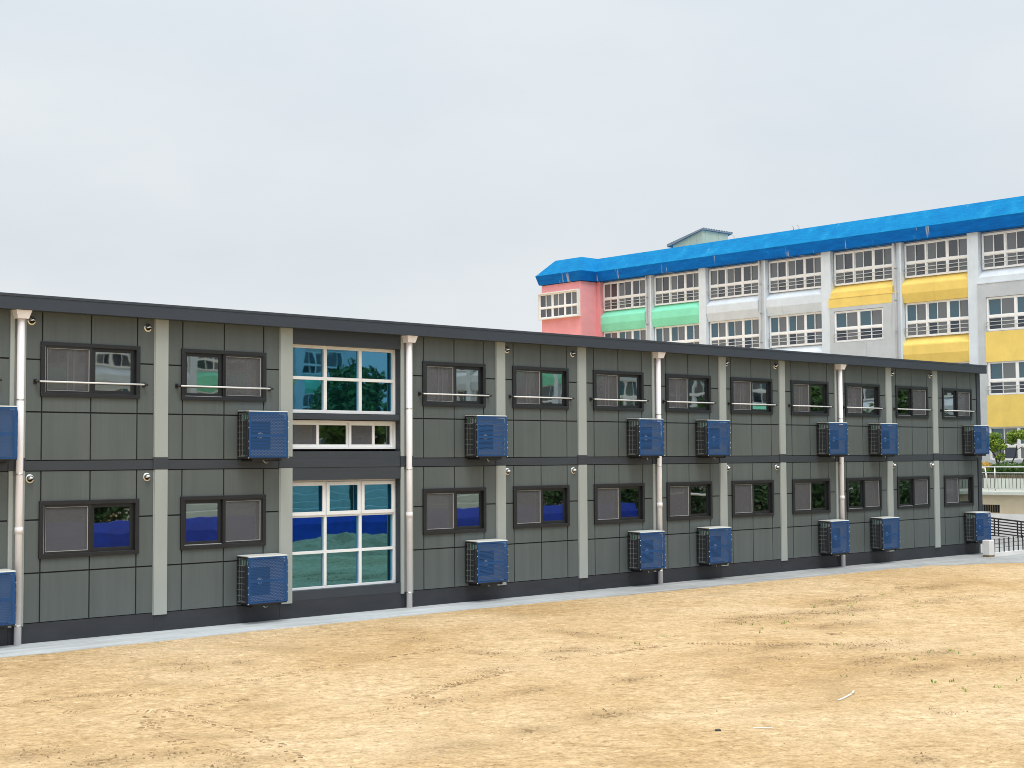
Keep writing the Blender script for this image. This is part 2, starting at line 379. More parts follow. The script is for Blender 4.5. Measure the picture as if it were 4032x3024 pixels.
# ------------------------------------------------------------------ ground
def gauss(x, y, cx, cy, sx, sy, rot=0):
    c, s = math.cos(rot), math.sin(rot); dx, dy = x-cx, y-cy
    u, v_ = dx*c+dy*s, -dx*s+dy*c
    return math.exp(-(u*u/(sx*sx)+v_*v_/(sy*sy)))
DAMP = [(7.8,-10.6,.5,.35),(8.3,-11.5,.7,.3),(9.3,-12.7,.7,.25),(9.0,-11.8,.4,.2),(12.9,-5.0,.35,.55),(13.85,-5.4,.2,.3),(18.25,-4.9,.3,.3),(14.0,-11.0,.8,.22),
        (17.9,-7.6,.25,.6),(21.2,-6.6,.3,1.0),(19.2,-8.3,.6,.35),(25.7,-7.4,1.1,.5),(27.4,-7.7,1.5,.6),(29,-7.9,1.1,.5),(22.5,-10.8,.8,.4),(23.4,-11.9,.6,.4),(22.6,-13.2,.6,.35),
        (21.8,-13.2,.6,.35),(21.2,-11.8,.6,.3),(24.3,-12.1,.7,.4),(23.9,-13.4,.6,.3),(23.8,-14.7,.8,.3),(21.9,-14.3,.8,.35),(15.5,-11.3,.35,.25),(15.0,-13.6,.7,.25),(13.3,-13.7,.4,.2),
        (18.6,-16.8,.25,.2),(15.6,-18.3,.3,.2),(16.6,-9.2,.5,.25),(26.5,-9.5,1.2,.4),(31,-6.5,1.5,.35),(36,-6,1.6,.35),(33,-8.2,1.3,.3),(19.4,-12.2,.6,.25),(17.6,-11.6,.5,.2),(10.4,-6.7,.7,.15)]
TRACKS = [[(8.2,-6.5),(8.9,-6.64),(10.1,-6.7),(11.1,-7.4),(13.0,-7.2),(15.24,-6.74),(18.2,-6.4)],
          [(9.3,-7.75),(10.5,-8.7),(11.3,-8.66),(12.2,-8.68)],
          [(10.5,-8.75),(10.54,-9.43),(10.49,-10.96),(10.25,-12.45),(9.84,-13.4)],
          [(24.8,-10.6),(26.5,-8.4),(30.3,-6.6),(36,-5.2)],
          [(13.6,-10.6),(15.0,-9.9),(18.5,-9.0),(21.5,-9.3),(23.6,-11.6)],
          [(10.2,-9.0),(9.6,-10.0),(9.4,-11.4),(9.6,-12.3)]]
def height(x, y):
    if y > -1.2: return -0.012
    h = 0.05*noise.noise((x*0.16, y*0.16, 3.1)) + 0.022*noise.noise((x*0.7, y*0.7, 1.7)) + 0.012*noise.noise((x*2.3, y*2.3, 8.7)) + 0.007*noise.noise((x*5.1, y*5.1, 4.4))
    fade = min(1, max(0, (-1.2-y)/1.2))*min(1, max(0, (46-x)/4.0))
    return h*fade - 0.012
def axis_vals(a, b, step, lo, hi):
    r = [lo[i] for i in range(len(lo))]; v = a
    while v < b: r.append(v); v += step
    return r + list(hi)
xs = axis_vals(4.0, 48.0, 0.11, [-900, -300, -120, -60, -20, -4], [48.0, 54, 60, 80, 120, 300, 900])
ys = axis_vals(-24.0, -1.0, 0.11, [-900, -300, -120, -70, -45, -30], [-1.0, 6, 20, 60, 120, 300, 900])
gv = []; damp = []
for y in ys:
    for x in xs:
        fine = 4 <= x <= 48 and -24 <= y <= -1
        z = height(x, y) if fine else -0.012
        d = 0.0
        if fine:
            for (cx_, cy_, sx_, sy_) in DAMP:
                if abs(x-cx_) < 3*sx_ and abs(y-cy_) < 3*sy_: d = max(d, gauss(x, y, cx_, cy_, sx_*1.1, sy_*1.1))
            d *= max(0.0, min(1.0, 0.75+1.3*noise.noise((x*1.9, y*1.9, 9.2))))
            d = max(d, 0.55*max(0, noise.noise((x*0.55, y*0.9, 21.0))-0.28)*2)
            z += 0.02*d*noise.noise((x*4, y*4, 2.0))
        gv.append((x, y, z)); damp.append(d)
nx = len(xs)
gf = [(j*nx+i, j*nx+i+1, (j+1)*nx+i+1, (j+1)*nx+i) for j in range(len(ys)-1) for i in range(nx-1)]
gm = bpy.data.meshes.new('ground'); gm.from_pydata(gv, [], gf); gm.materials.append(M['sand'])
at = gm.attributes.new('damp', 'FLOAT', 'POINT'); at.data.foreach_set('value', damp)
gm.polygons.foreach_set('use_smooth', [True]*len(gf)); gm.update()
g = bpy.data.objects.new('ground', gm); C.objects.link(g); struct(g)

# pale concrete apron beside the building, wider at the far end
mb = MB()
edge = [(-6, -1.6), (11, -1.6), (17, -1.4), (24, -1.4), (30, -1.62), (38, -1.7), (42, -2.1), (44.4, -2.7), (46, -3.6), (47.5, -5.5), (50, -9.5), (59.9, -18)]
ed = []
for (a, b), (c_, d_) in zip(edge[:-1], edge[1:]):
    n_ = max(2, int(math.hypot(c_-a, d_-b)/0.35))
    for k in range(n_):
        t = k/n_; x, y = a+(c_-a)*t, b+(d_-b)*t
        ed.append((x, y + 0.07*noise.noise((x*1.3, 0.2, 0)) + 0.035*noise.noise((x*5.0, 4.2, 0))))
ed.append(edge[-1])
for (a, b), (c_, d_) in zip(ed[:-1], ed[1:]):
    mb.poly([(a, b, 0.0), (c_, d_, 0.0), (c_, 0.3 if c_ < 49.2 else 18, 0.0), (a, 0.3 if a < 49.2 else 18, 0.0)])
    mb.poly([(a, b-0.015, -0.10), (c_, d_-0.015, -0.10), (c_, d_, 0.0), (a, b, 0.0)])
struct(mb.build('pavement', 'concrete'))

# clods pressed up along wheel tracks and in the churned patches
def clod(mb, x, y, s, m):
    z = height(x, y); q = random.random()*6.28; k = 5
    ring = []
    for j in range(k):
        a = q+2*math.pi*j/k; r = s*(0.7+0.6*random.random())
        ring.append((x+r*math.cos(a), y+r*math.sin(a)*0.8, z-0.008))
    top = (x+s*0.2*random.uniform(-1, 1), y+s*0.2*random.uniform(-1, 1), z+s*random.uniform(0.45, 0.85))
    i = len(mb.v); mb.v += ring+[top]
    for j in range(k): mb.f.append((i+j, i+(j+1) % k, i+k)); mb.m.append(m); mb.sm.append(False)
mb = MB()
for cx_, cy_, sx_, sy_ in DAMP:
    for _ in range(int(70*sx_*sy_/0.2)+12):
        x, y = random.gauss(cx_, sx_*0.6), random.gauss(cy_, sy_*0.6)
        clod(mb, x, y, random.choice((0.010, 0.014, 0.018, 0.022, 0.032)), 0 if random.random() < 0.5 else 1)
for _ in range(5200):
    x, y = random.uniform(5, 46), random.uniform(-21, -1.9)
    if noise.noise((x*0.5, y*0.8, 5)) > -0.15: clod(mb, x, y, random.choice((0.006, 0.008, 0.01, 0.014, 0.022)), 0 if random.random() < 0.45 else 1)
struct(tag(mb.build('soil_clods', ['soil', 'drysoil']), 'small clods of dry and damp soil scattered over the sand', 'soil'), 'stuff')
mb = MB()
for ti, tr in enumerate(TRACKS):
    P = [Vector((a, b, 0)) for a, b in tr]; s = 0
    for a, b in zip(P[:-1], P[1:]):
        d = b-a; ln = d.length; d.normalize(); nrm = Vector((-d.y, d.x, 0)); k = 0
        while k < ln:
            k += random.uniform(0.05, 0.09)
            if noise.noise((a.x+k, a.y, ti*3.3)) < (-0.4 if ti in (0, 2) else -0.05) or random.random() < 0.2: continue
            for off in ((-0.05, 0.05) if ti in (0, 2) else (-0.12, -0.04, 0.04, 0.12)):
                c_ = a + d*k + nrm*(off+random.uniform(-.025, .025))
                hw, th = random.uniform(0.02, 0.055), random.uniform(0.006, 0.012)
                z = height(c_.x, c_.y)-0.004
                t1 = (nrm*1.0 + d*(0.5 if off > 0 else -0.5)).normalized()*hw; t2 = d*th
                hgt = random.uniform(0.008, 0.018)
                ps = [c_-t1-t2, c_+t1-t2, c_+t1+t2, c_-t1+t2]
                i = len(mb.v)
                mb.v += [(p.x, p.y, z) for p in ps] + [(c_.x-t1.x*.8, c_.y-t1.y*.8, z+hgt), (c_.x+t1.x*.8, c_.y+t1.y*.8, z+hgt)]
                mm = 0 if random.random() < 0.35 else 1
                for q in ((0, 1, 5, 4), (2, 3, 4, 5), (0, 4, 3), (1, 2, 5)): mb.f.append(tuple(i+z_ for z_ in q)); mb.m.append(mm); mb.sm.append(False)
struct(tag(mb.build('tyre_marks', ['soil', 'drysoil']), 'ridges of soil left by tyre treads across the sand', 'tyre marks'), 'stuff')

def strip(name, x, y, ln, wd, rz, label, cat, mat='plastic', th=0.012, bend=0.0):
    mb = MB(); n_ = 6
    for k in range(n_):
        a, b = -ln/2+ln*k/n_, -ln/2+ln*(k+1)/n_
        za, zb = bend*(a/ln)**2, bend*(b/ln)**2
        mb.prism([(a, za), (b, zb), (b, zb+th), (a, za+th)], 1, -wd/2, wd/2)
    o = mb.build(name, mat); o.location = (x, y, height(x, y)+0.004); o.rotation_euler = (0, 0, rz)
    return tag(o, label, cat)
G_ = 'white scraps lying on the sand'
strip('plastic_strip', 18.55, -15.08, 0.62, 0.026, 0.30, 'longest white plastic strip lying on the sand, toward the right', 'plastic scrap', bend=0.03)['group'] = G_
strip('plastic_strip', 18.98, -14.93, 0.22, 0.024, 0.5, 'short white strip just beyond the longest white strip on the sand', 'plastic scrap', bend=0.03)['group'] = G_
strip('plastic_strip', 15.62, -15.8, 0.26, 0.018, -0.75, 'thin white strip on the sand near the bottom edge, below the dark disc', 'plastic scrap')['group'] = G_
mb = MB(); mb.lathe([(0.0, 0.02), (0.034, 0.02), (0.042, 0.012), (0.045, 0.0)], (0, 0, 0), n=14)
o = mb.build('disc', 'black'); o.location = (15.04, -15.5, height(15.04, -15.5)+0.002); tag(o, 'small dark round disc lying on the sand', 'disc')

mb = MB()
for _ in range(46):
    x, y = random.choice(((26+random.gauss(0, 2.5), -8.2+random.gauss(0, .7)), (24.2+random.gauss(0, 1.6), -13.8+random.gauss(0, .8)), (33+random.gauss(0, 3), -6.5+random.gauss(0, .8)), (21+random.gauss(0, 1), -15.9+random.gauss(0, .6))))
    for k in range(random.randint(4, 10)):
        a = random.random()*6.28; r_ = random.uniform(0.02, 0.09); h = random.uniform(0.015, 0.06); z = height(x, y)
        px, py = x+random.gauss(0, .04), y+random.gauss(0, .04); dx, dy = math.cos(a)*0.012, math.sin(a)*0.012
        mb.poly([(px-dx, py-dy, z), (px+dx, py+dy, z), (px+dx*0.3-dy*5*r_*8, py+dy*0.3+dx*5*r_*8, z+h)])
struct(tag(mb.build('weeds', 'leaf_yellow'), 'sparse tiny green weeds growing in the sand', 'weeds'), 'stuff')

# ------------------------------------------------------------------ MODULAR BUILDING
A = thing('modular_building', (30, 0, 0), 'long two storey grey panel building with pale columns and black framed windows', 'building')
AO = (-30, 0, 0)
XL = 2.2; XR = 49.1; YB = 9.0
# column left/right edges; index k = 0.. ; True where a downpipe stands in front
COLS = [(2.25, 2.58, 0), (5.42, 5.75, 0), (8.6, 8.93, 0), (11.77, 12.10, 1), (14.96, 15.29, 0), (18.14, 18.49, 0), (21.66, 22.03, 1), (24.80, 25.12, 0), (27.81, 28.14, 0),
        (30.85, 31.21, 1), (33.86, 34.19, 0), (36.83, 37.13, 0), (39.83, 40.21, 1), (42.83, 43.17, 0), (45.80, 46.13, 0), (48.80, 49.10, 2)]
# windows: bay index -> (x0, x1)
WIN = {0: (3.0, 5.15), 1: (6.1, 8.25), 2: (9.28, 11.43), 3: (12.41, 14.62), 4: (15.61, 17.77), 6: (22.35, 24.43), 7: (25.39, 27.45), 8: (28.42, 30.47), 9: (31.44, 33.47), 10: (34.42, 36.47),
       11: (37.45, 39.47), 12: (40.42, 42.45), 13: (43.44, 45.49), 14: (46.46, 48.47)}
ZU = (4.975, 6.105); 
def zl(b): return {0: (1.68, 2.84), 1: (1.68, 2.84), 2: (1.68, 2.84), 3: (1.68, 2.85), 4: (1.71, 2.87), 6: (1.76, 2.91)}.get(b, (1.80, 2.92))
g_ = 0.015
# cladding sheets, one mesh per bay and storey
for b in range(15):
    if b == 5: continue
    xl, xr = COLS[b][1]-0.03, COLS[b+1][0]+0.03
    w0, w1 = WIN[b]; wa, wb = w0+0.04, w1-0.05; wc = (w0+w1)/2+0.0
    for up in (0, 1):
        if up: z0, z1, zf, zs, (q0, q1) = 3.67, 6.76, 4.66, 5.73, ZU
        else: z0, z1, zf, zs, (q0, q1) = 0.395, 3.465, 1.40, 2.47, zl(b)
        m_ = MB()
        def cell(x0, x1, a, c): m_.box(x0+g_, x1-g_, 0.0, 0.02, a+g_, c-g_)
        for x0, x1 in ((xl, wa), (wb, xr)):
            cell(x0, x1, z0, zf); cell(x0, x1, zf, zs); cell(x0, x1, zs, z1)
        for x0, x1 in ((wa, wc), (wc, wb)):
            cell(x0, x1, z0, zf); cell(x0, x1, zf, q0+0.06); cell(x0, x1, q1-0.06, z1)
        p = m_.build('wall_panel', 'clad', A, AO)
        m_ = MB()
        m_.box(xl, w0+0.05, 0.021, 0.10, z0, z1); m_.box(w1-0.05, xr, 0.021, 0.10, z0, z1)
        m_.box(w0+0.05, w1-0.05, 0.021, 0.10, z0, q0+0.05); m_.box(w0+0.05, w1-0.05, 0.021, 0.10, q1-0.05, z1)
        m_.build('backing', 'groove', p)
# columns
for i, (x0, x1, kind) in enumerate(COLS):
    for up in (0, 1):
        z0, z1 = ((3.725, 6.80) if up else (0.35, 3.462))
        m_ = MB()
        if kind == 0: m_.box(x0+0.02, x1, -0.032, 0.10, z0, z1); m_.box(x0, x0+0.02, -0.016, 0.10, z0, z1, 1)
        elif kind == 1:
            m_.box(x0, x0+0.09, -0.032, 0.10, z0, z1); m_.box(x1-0.09, x1, -0.032, 0.10, z0, z1); m_.box(x0+0.09, x1-0.09, 0.02, 0.10, z0, z1, 1)
        else: m_.box(x0+0.06, x1, -0.02, 0.10, z0, z1, 0)
        c_ = m_.build('column', ['column', 'colside'] if kind < 2 else ['band', 'band'], A, AO, bevel=0.004)
# storey band with a taller block over each column; plinth; roof edge
m_ = MB(); m_.box(XL, XR-0.31, -0.014, 0.10, 3.468, 3.664)
for x0, x1, kind in COLS: m_.box(x0-0.015, x1+0.012, -0.036, 0.10, 3.465, 3.722)
m_.build('storey_band', 'band', A, AO, bevel=0.004)
m_ = MB()
for b in range(15):
    a, c_ = COLS[b][0]+0.03, COLS[b+1][0]+0.026
    m_.box(a, c_, 0.004, 0.10, -0.02, 0.392)
m_.build('plinth', 'plinth', A, AO)
m_ = MB(); m_.prism([(-0.30, 6.700), (-0.29, 6.695), (-0.02, 6.705), (0.12, 6.705), (0.12, 6.99), (-0.29, 7.0), (-0.30, 6.99)], 0, XL-0.3, 49.12)
m_.box(XL-0.3, 49.12, -0.312, -0.298, 6.955, 7.012)
m_.build('fascia', 'fascia', A, AO, bevel=0.004)
m_ = MB(); m_.prism([(0.12, 6.96), (YB+0.2, 6.80), (YB+0.2, 6.74), (0.12, 6.90)], 0, XL-0.3, 49.115)
m_.build('roof', 'roofsheet', A, AO)
# shell: end walls, rear wall, floor slabs, inner partition that closes the rooms
m_ = MB()
m_.box(XR-0.12, XR-0.002, 0.10, YB, 0, 6.72); m_.box(XL, XL+0.1, 0.10, YB, 0, 6.72); m_.box(XL+0.1, XR-0.12, YB-0.1, YB, 0, 6.72)
m_.build('end_wall', 'clad', A, AO)
m_ = MB()
m_.box(XL+0.1, XR-0.12, 0.12, YB-0.1, 0.0, 0.12); m_.box(XL+0.1, XR-0.12, 0.12, YB-0.1, 3.44, 3.70); m_.box(XL+0.1, XR-0.12, 0.12, YB-0.1, 6.45, 6.60)
m_.box(XL+0.1, XR-0.12, 3.2, 3.3, 0.12, 3.44); m_.box(XL+0.1, XR-0.12, 3.2, 3.3, 3.70, 6.45)
for x0, x1, kind in COLS[1:-1]:
    if x0 > 18 and x0 < 19: continue
    m_.box(x0+0.1, x0+0.2, 0.12, 3.2, 0.12, 3.44); m_.box(x0+0.1, x0+0.2, 0.12, 3.2, 3.70, 6.45)
m_.build('room_partition', 'interior', A, AO)

# sliding windows. local origin: window centre on the facade plane
def make_window(flip, upper):
    W, H = 2.05, 1.13; s = -1 if flip else 1
    x = lambda v: v*s
    m_ = MB(); a, b = W/2, H/2
    # outer frame with a raised lip
    for (x0, x1, z0, z1) in ((-a, a, b-0.085, b), (-a, a, -b, -b+0.085), (-a, -a+0.085, -b+0.085, b-0.085), (a-0.085, a, -b+0.085, b-0.085)):
        m_.box(x0, x1, -0.045, 0.10, z0, z1)
    m_.box(-0.03, 0.03, -0.020, 0.09, -b+0.085, b-0.085)
    fr = m_.build('window', 'winframe', None, bevel=0.006)
    # front (screen) sash
    def ring(m_, x0, x1, z0, z1, t, y0, y1, m=0):
        m_.box(x0, x1, y0, y1, z1-t, z1, m); m_.box(x0, x1, y0, y1, z0, z0+t, m); m_.box(x0, x0+t, y0, y1, z0+t, z1-t, m); m_.box(x1-t, x1, y0, y1, z0+t, z1-t, m)
    m_ = MB(); x0, x1 = sorted((x(-a+0.085), x(-0.0)))
    ring(m_, x0, x1, -b+0.085, b-0.085, 0.042, -0.028, 0.015, 0); ring(m_, x0+0.042, x1-0.042, -b+0.127, b-0.127, 0.010, -0.016, 0.010, 1)
    if not flip: m_.box(-a+0.0855, -a+0.094, -0.031, -0.0285, -b+0.10, b-0.10, 1)
    sa = m_.build('sash', ['winframe', 'bead'], fr)
    m_ = MB(); m_.poly([(x0+0.05, 0.004, -b+0.135), (x1-0.05, 0.004, -b+0.135), (x1-0.05, 0.004, b-0.135), (x0+0.05, 0.004, b-0.135)])
    m_.build('screen', 'screen', fr)
    # rear sash behind the open half
    m_ = MB(); x2, x3 = sorted((x(0.03), x(a-0.085)))
    ring(m_, x2, x3, -b+0.085, b-0.085, 0.075, 0.035, 0.075, 0)
    if flip: m_.box(x2+0.002, x2+0.016, 0.025, 0.034, -b+0.09, b-0.09, 1); m_.box(x2, x3, 0.022, 0.034, -b+0.086, -b+0.10, 1)
    m_.build('sash', ['winframe', 'bead'], fr)
    m_ = MB()
    m_.poly([(x2+0.07, 0.055, -b+0.155), (x3-0.07, 0.055, -b+0.155), (x3-0.07, 0.055, b-0.155), (x2+0.07, 0.055, b-0.155)])
    m_.poly([(x0+0.02, 0.085, -b+0.10), (x1-0.02, 0.085, -b+0.10), (x1-0.02, 0.085, b-0.10), (x0+0.02, 0.085, b-0.10)])
    m_.build('glass', 'glass', fr)
    if upper and not flip:    # stiles of the inner sliding sash seen through the screen
        m_ = MB(); m_.box(-0.46, -0.435, 0.065, 0.080, -b+0.1, b-0.1); m_.box(-0.335, -0.31, 0.065, 0.080, -b+0.1, b-0.1)
        m_.build('inner_sash', 'bead', fr)
    if upper and flip:
        m_ = MB(); n_ = 26; xa, xb = 0.42, 0.92
        pts = [(xa+(xb-xa)*k/n_, 0.16+0.03*math.sin(k*1.5)) for k in range(n_+1)]
        for (p, q), (r_, t_) in zip(pts[:-1], pts[1:]): m_.poly([(p if s < 0 else p, q, -b), (r_, t_, -b), (r_, t_, b), (p, q, b)], 0, True)
        m_.build('curtain', 'curtain', fr)
    if not upper:
        m_ = MB(); m_.box(x0+0.02, x1-0.02, 0.12, 0.128, -b+0.09, b-0.09); m_.build('blind', 'blind', fr)
    if upper:
        m_ = MB(); z = -0.26; y = -0.105
        m_.tube([(-1.09, y, z), (1.09, y, z)], 0.018, 10, 0)
        for e_ in (-1.12, 1.12):
            m_.tube([(e_-0.04, y, z), (e_+0.035, y, z)], 0.026, 10, 1); m_.box(e_-0.022, e_+0.022, y, 0.0, z-0.022, z+0.022, 1); m_.box(e_-0.035, e_+0.035, -0.012, 0.0, z-0.05, z+0.05, 1)
        m_.build('guard_rail', ['white_pvc', 'black'], fr)
    return fr
WV = {}
for fl in (0, 1):
    for up in (0, 1): WV[(fl, up)] = make_window(fl, up)
used = set()
FLIP_U = (4, 13, 14); FLIP_L = (4, 12, 13)
for b, (w0, w1) in WIN.items():
    for up in (1, 0):
        fl = int(b in (FLIP_U if up else FLIP_L)); src = WV[(fl, up)]
        o = src if (fl, up) not in used else copy_tree(src)
        used.add((fl, up)); o.parent = A
        q0, q1 = ZU if up else zl(b)
        o.location = ((w0+w1)/2-30, 0, (q0+q1)/2); o.scale = ((w1-w0)/2.05, 1, (q1-q0)/1.13)

# stair bay: teal curtain glazing set back in a dark surround
m_ = MB(); x0, x1 = 18.47, 21.68; YG = 0.26
m_.box(x0, x1, -0.012, YG+0.1, 6.36, 6.78); m_.box(x0, x1, 0.0, YG+0.1, 3.66, 3.845); m_.box(x0, x1, -0.004, YG+0.1, 3.17, 3.466)
m_.box(x0, x1, 0.02, YG+0.1, 4.60, 4.735); m_.box(21.655, 21.70, 0.01, YG+0.1, 0.62, 6.36); m_.box(18.40, 18.46, 0.01, YG+0.1, 0.62, 6.36)
m_.box(x0, x1, 0.002, YG+0.1, 0.393, 0.615)
m_.build('stair_surround', 'band', A, AO, bevel=0.004)
def gl(x): return x*(28.04+YG)/28.04
def gz(z): return 3.702+(z-3.702)*(28.04+YG)/28.04
def glazing(name, xs_, zs_, t, sash_rows=()):
    m_ = MB(); X0, X1, Z0, Z1 = xs_[0], xs_[-1], zs_[0], zs_[-1]; y0, y1 = YG-0.06, YG+0.06
    for i, z in enumerate(zs_):
        tt = t*0.9
        m_.box(X0-t/2, X1+t/2, y0, y1, z-tt/2, z+tt/2)
    for i, x in enumerate(xs_):
        for za, zb in zip(zs_[:-1], zs_[1:]): m_.box(x-t/2, x+t/2, y0-0.002, y1-0.002, za+t*0.45, zb-t*0.45)
    fr = m_.build(name, 'white_pvc', A, AO, bevel=0.004)
    m_ = MB()
    for x, x2 in zip(xs_[:-1], xs_[1:]):
        for z, z2 in zip(zs_[:-1], zs_[1:]): m_.poly([(x+t/2, YG, z+t/2), (x2-t/2, YG, z+t/2), (x2-t/2, YG, z2-t/2), (x+t/2, YG, z2-t/2)])
    m_.build('glass', 'glass_teal', fr)
    for r in sash_rows:
        for x, x2 in zip(xs_[:-1], xs_[1:]):
            z, z2 = zs_[r], zs_[r+1]; q = MB(); s_ = 0.085; ya, yb = YG-0.095, YG-0.063
            xa, xb, za, zb = x+0.016, x2-0.016, z+0.012, z2-0.012
            q.box(xa, xb, ya, yb, zb-s_, zb); q.box(xa, xb, ya, yb, za, za+s_); q.box(xa, xa+s_, ya, yb, za+s_, zb-s_); q.box(xb-s_, xb, ya, yb, za+s_, zb-s_)
            q.build('sash', 'white_pvc', fr, bevel=0.004)
    return fr
gx = [18.48, gl(19.385), gl(20.40), gl(21.42)]
glazing('stair_window', gx, [gz(4.78), gz(5.56), gz(6.30)], 0.085)
glazing('stair_window', gx, [gz(0.66), gz(1.49), gz(2.34), gz(3.14)], 0.075, (2,))
# row of four small sliding panes
m_ = MB(); zA, zB = gz(3.90), gz(4.575); xe = [18.44, gl(19.165), gl(20.06), gl(20.79), gl(21.45)]
m_.box(xe[0], xe[-1], YG-0.08, YG+0.06, zB-0.05, zB); m_.box(xe[0], xe[-1], YG-0.08, YG+0.06, zA, zA+0.05)
m_.box(xe[0], xe[0]+0.05, YG-0.08, YG+0.06, zA+0.05, zB-0.05); m_.box(xe[-1]-0.05, xe[-1], YG-0.08, YG+0.06, zA+0.05, zB-0.05)
fr = m_.build('stair_window', 'white_pvc', A, AO, bevel=0.004)
for k in range(4):
    q = MB(); ya, yb = (YG-0.055, YG-0.015) if k % 2 == 0 else (YG-0.005, YG+0.035); s_ = 0.06
    xa, xb = max(xe[k]+0.02, xe[0]+0.05), min(xe[k+1]+0.03, xe[-1]-0.05)
    q.box(xa, xb, ya, yb, zB-0.05-s_, zB-0.05); q.box(xa, xb, ya, yb, zA+0.05, zA+0.05+s_); q.box(xa, xa+s_, ya, yb, zA+0.05+s_, zB-0.05-s_); q.box(xb-s_, xb, ya, yb, zA+0.05+s_, zB-0.05-s_)
    q.build('sash', 'white_pvc', fr, bevel=0.003)
    q = MB(); y = (ya+yb)/2
    q.poly([(xa+s_, y, zA+0.05+s_), (xb-s_, y, zA+0.05+s_), (xb-s_, y, zB-0.05-s_), (xa+s_, y, zB-0.05-s_)])
    q.build('screen' if k % 2 == 0 else 'glass', 'screen' if k % 2 == 0 else 'glass', fr)
    if k % 2 == 0:
        q = MB(); q.poly([(xa, YG+0.05, zA), (xb, YG+0.05, zA), (xb, YG+0.05, zB), (xa, YG+0.05, zB)]); q.build('glass', 'glass', fr)

# downpipes
for px_ in (11.955, 21.85, 31.03, 40.03):
    m_ = MB(); y = -0.105
    m_.tube([(px_, y, 6.55), (px_, y, 0.0)], 0.072, 16)
    m_.tube([(px_, y, 2.21), (px_, y, 2.34)], 0.082, 16)
    p = m_.build('downpipe', 'pipe', A, AO)
    m_ = MB(); zt, zb = 6.745, 6.53
    top = [(-0.165, -0.16), (0.165, -0.16), (0.165, 0.09), (-0.165, 0.09)]; bot = [(-0.115, -0.11), (0.115, -0.11), (0.115, 0.09), (-0.115, 0.09)]
    m_.box(px_-0.175, px_+0.175, y-0.17, y+0.09, zt-0.035, zt+0.0)
    tv = [(px_+a, y+b, zt-0.036) for a, b in top]; bv = [(px_+a, y+b, zb) for a, b in bot]
    for k in range(4): m_.poly([bv[k], bv[(k+1) % 4], tv[(k+1) % 4], tv[k]])
    m_.poly(bv[::-1]); m_.poly(tv)
    m_.build('hopper', 'pipe', p, bevel=0.006)
    for z in (3.40, 0.38, 4.9):
        m_ = MB(); m_.tube([(px_, y, z-0.012), (px_, y, z+0.012)], 0.078, 16); m_.box(px_-0.02, px_+0.02, y+0.06, 0.03, z-0.012, z+0.012)
        m_.build('bracket', 'steel', p)
# vent hoods
VX = (12.215, 14.81, 25.205, 27.64, 34.24, 36.68, 43.255, 45.69)
vent0 = None
for vx in VX:
    for vz in (6.515, 3.305):
        if vent0 is None:
            m_ = MB()
            m_.lathe([(0.0, 0.012), (0.088, 0.012), (0.093, 0.004), (0.093, -0.002)], (0, 0, 0), 'y', 24)
            # half dome, open downwards, standing off the flange
            prof = [(0.070*math.cos(t), 0.012+0.095*math.sin(t)) for t in [k*math.pi/2/8 for k in range(9)]]
            i0 = len(m_.v); n_ = 24
            for r_, h_ in prof:
                for j in range(n_+1):
                    a_ = -0.35+(math.pi+0.7)*j/n_
                    m_.v.append((r_*math.cos(a_), -h_, r_*math.sin(a_)))
            for q in range(len(prof)-1):
                for j in range(n_):
                    m_.f.append((i0+q*(n_+1)+j, i0+q*(n_+1)+j+1, i0+(q+1)*(n_+1)+j+1, i0+(q+1)*(n_+1)+j)); m_.m.append(0); m_.sm.append(True)
            m_.lathe([(0.0, 0.0135), (0.064, 0.0135)], (0, 0, 0), 'y', 20, 1)
            vent0 = o = m_.build('vent_hood', ['chrome', 'groove'], A)
        else: o = copy_obj(vent0, A)
        o.location = (vx-30, 0, vz)

# ------------------------------------------------------------------ CAGED AIR CONDITIONERS
def perf(m_, org, ux, uz, W, H, pitch, hole, border, m=0):
    """sheet with a honeycomb of round-ish holes, in the plane org + ux*s + uz*t"""
    org, ux, uz = Vector(org), Vector(ux), Vector(uz)
    Rr = pitch/math.sqrt(3); rowh = 1.5*Rr
    nx_ = int((W-2*border)/pitch - 0.5); nz_ = int((H-2*border)/rowh)
    ox = (W-(nx_+0.5)*pitch)/2; oz = (H-(nz_*rowh+0.5*Rr))/2
    pt = lambda s, t: tuple(org+ux*s+uz*t)
    for r in range(nz_):
        for c in range(nx_):
            cx_ = ox+pitch*(c+0.5+(0.5 if r % 2 else 0)); cz_ = oz+Rr+r*rowh
            i = len(m_.v)
            for rad in (Rr, hole):
                for k in range(6):
                    a = math.pi/6+k*math.pi/3; m_.v.append(pt(cx_+rad*math.cos(a), cz_+rad*math.sin(a)))
            for k in range(6):
                j = (k+1) % 6; m_.f.append((i+k, i+j, i+6+j, i+6+k)); m_.m.append(m); m_.sm.append(False)
    # solid margins, laid just behind the honeycomb edge
    bw = ox+pitch*0.55; bz = oz+Rr*0.6; nrm = ux.cross(uz).normalized()*-0.002
    for (a, b, c, d) in ((0, W, 0, bz), (0, W, H-bz, H), (0, bw, bz, H-bz), (W-bw, W, bz, H-bz)):
        m_.poly([tuple(Vector(pt(s, t))+nrm) for s, t in ((a, c), (b, c), (b, d), (a, d))], m)
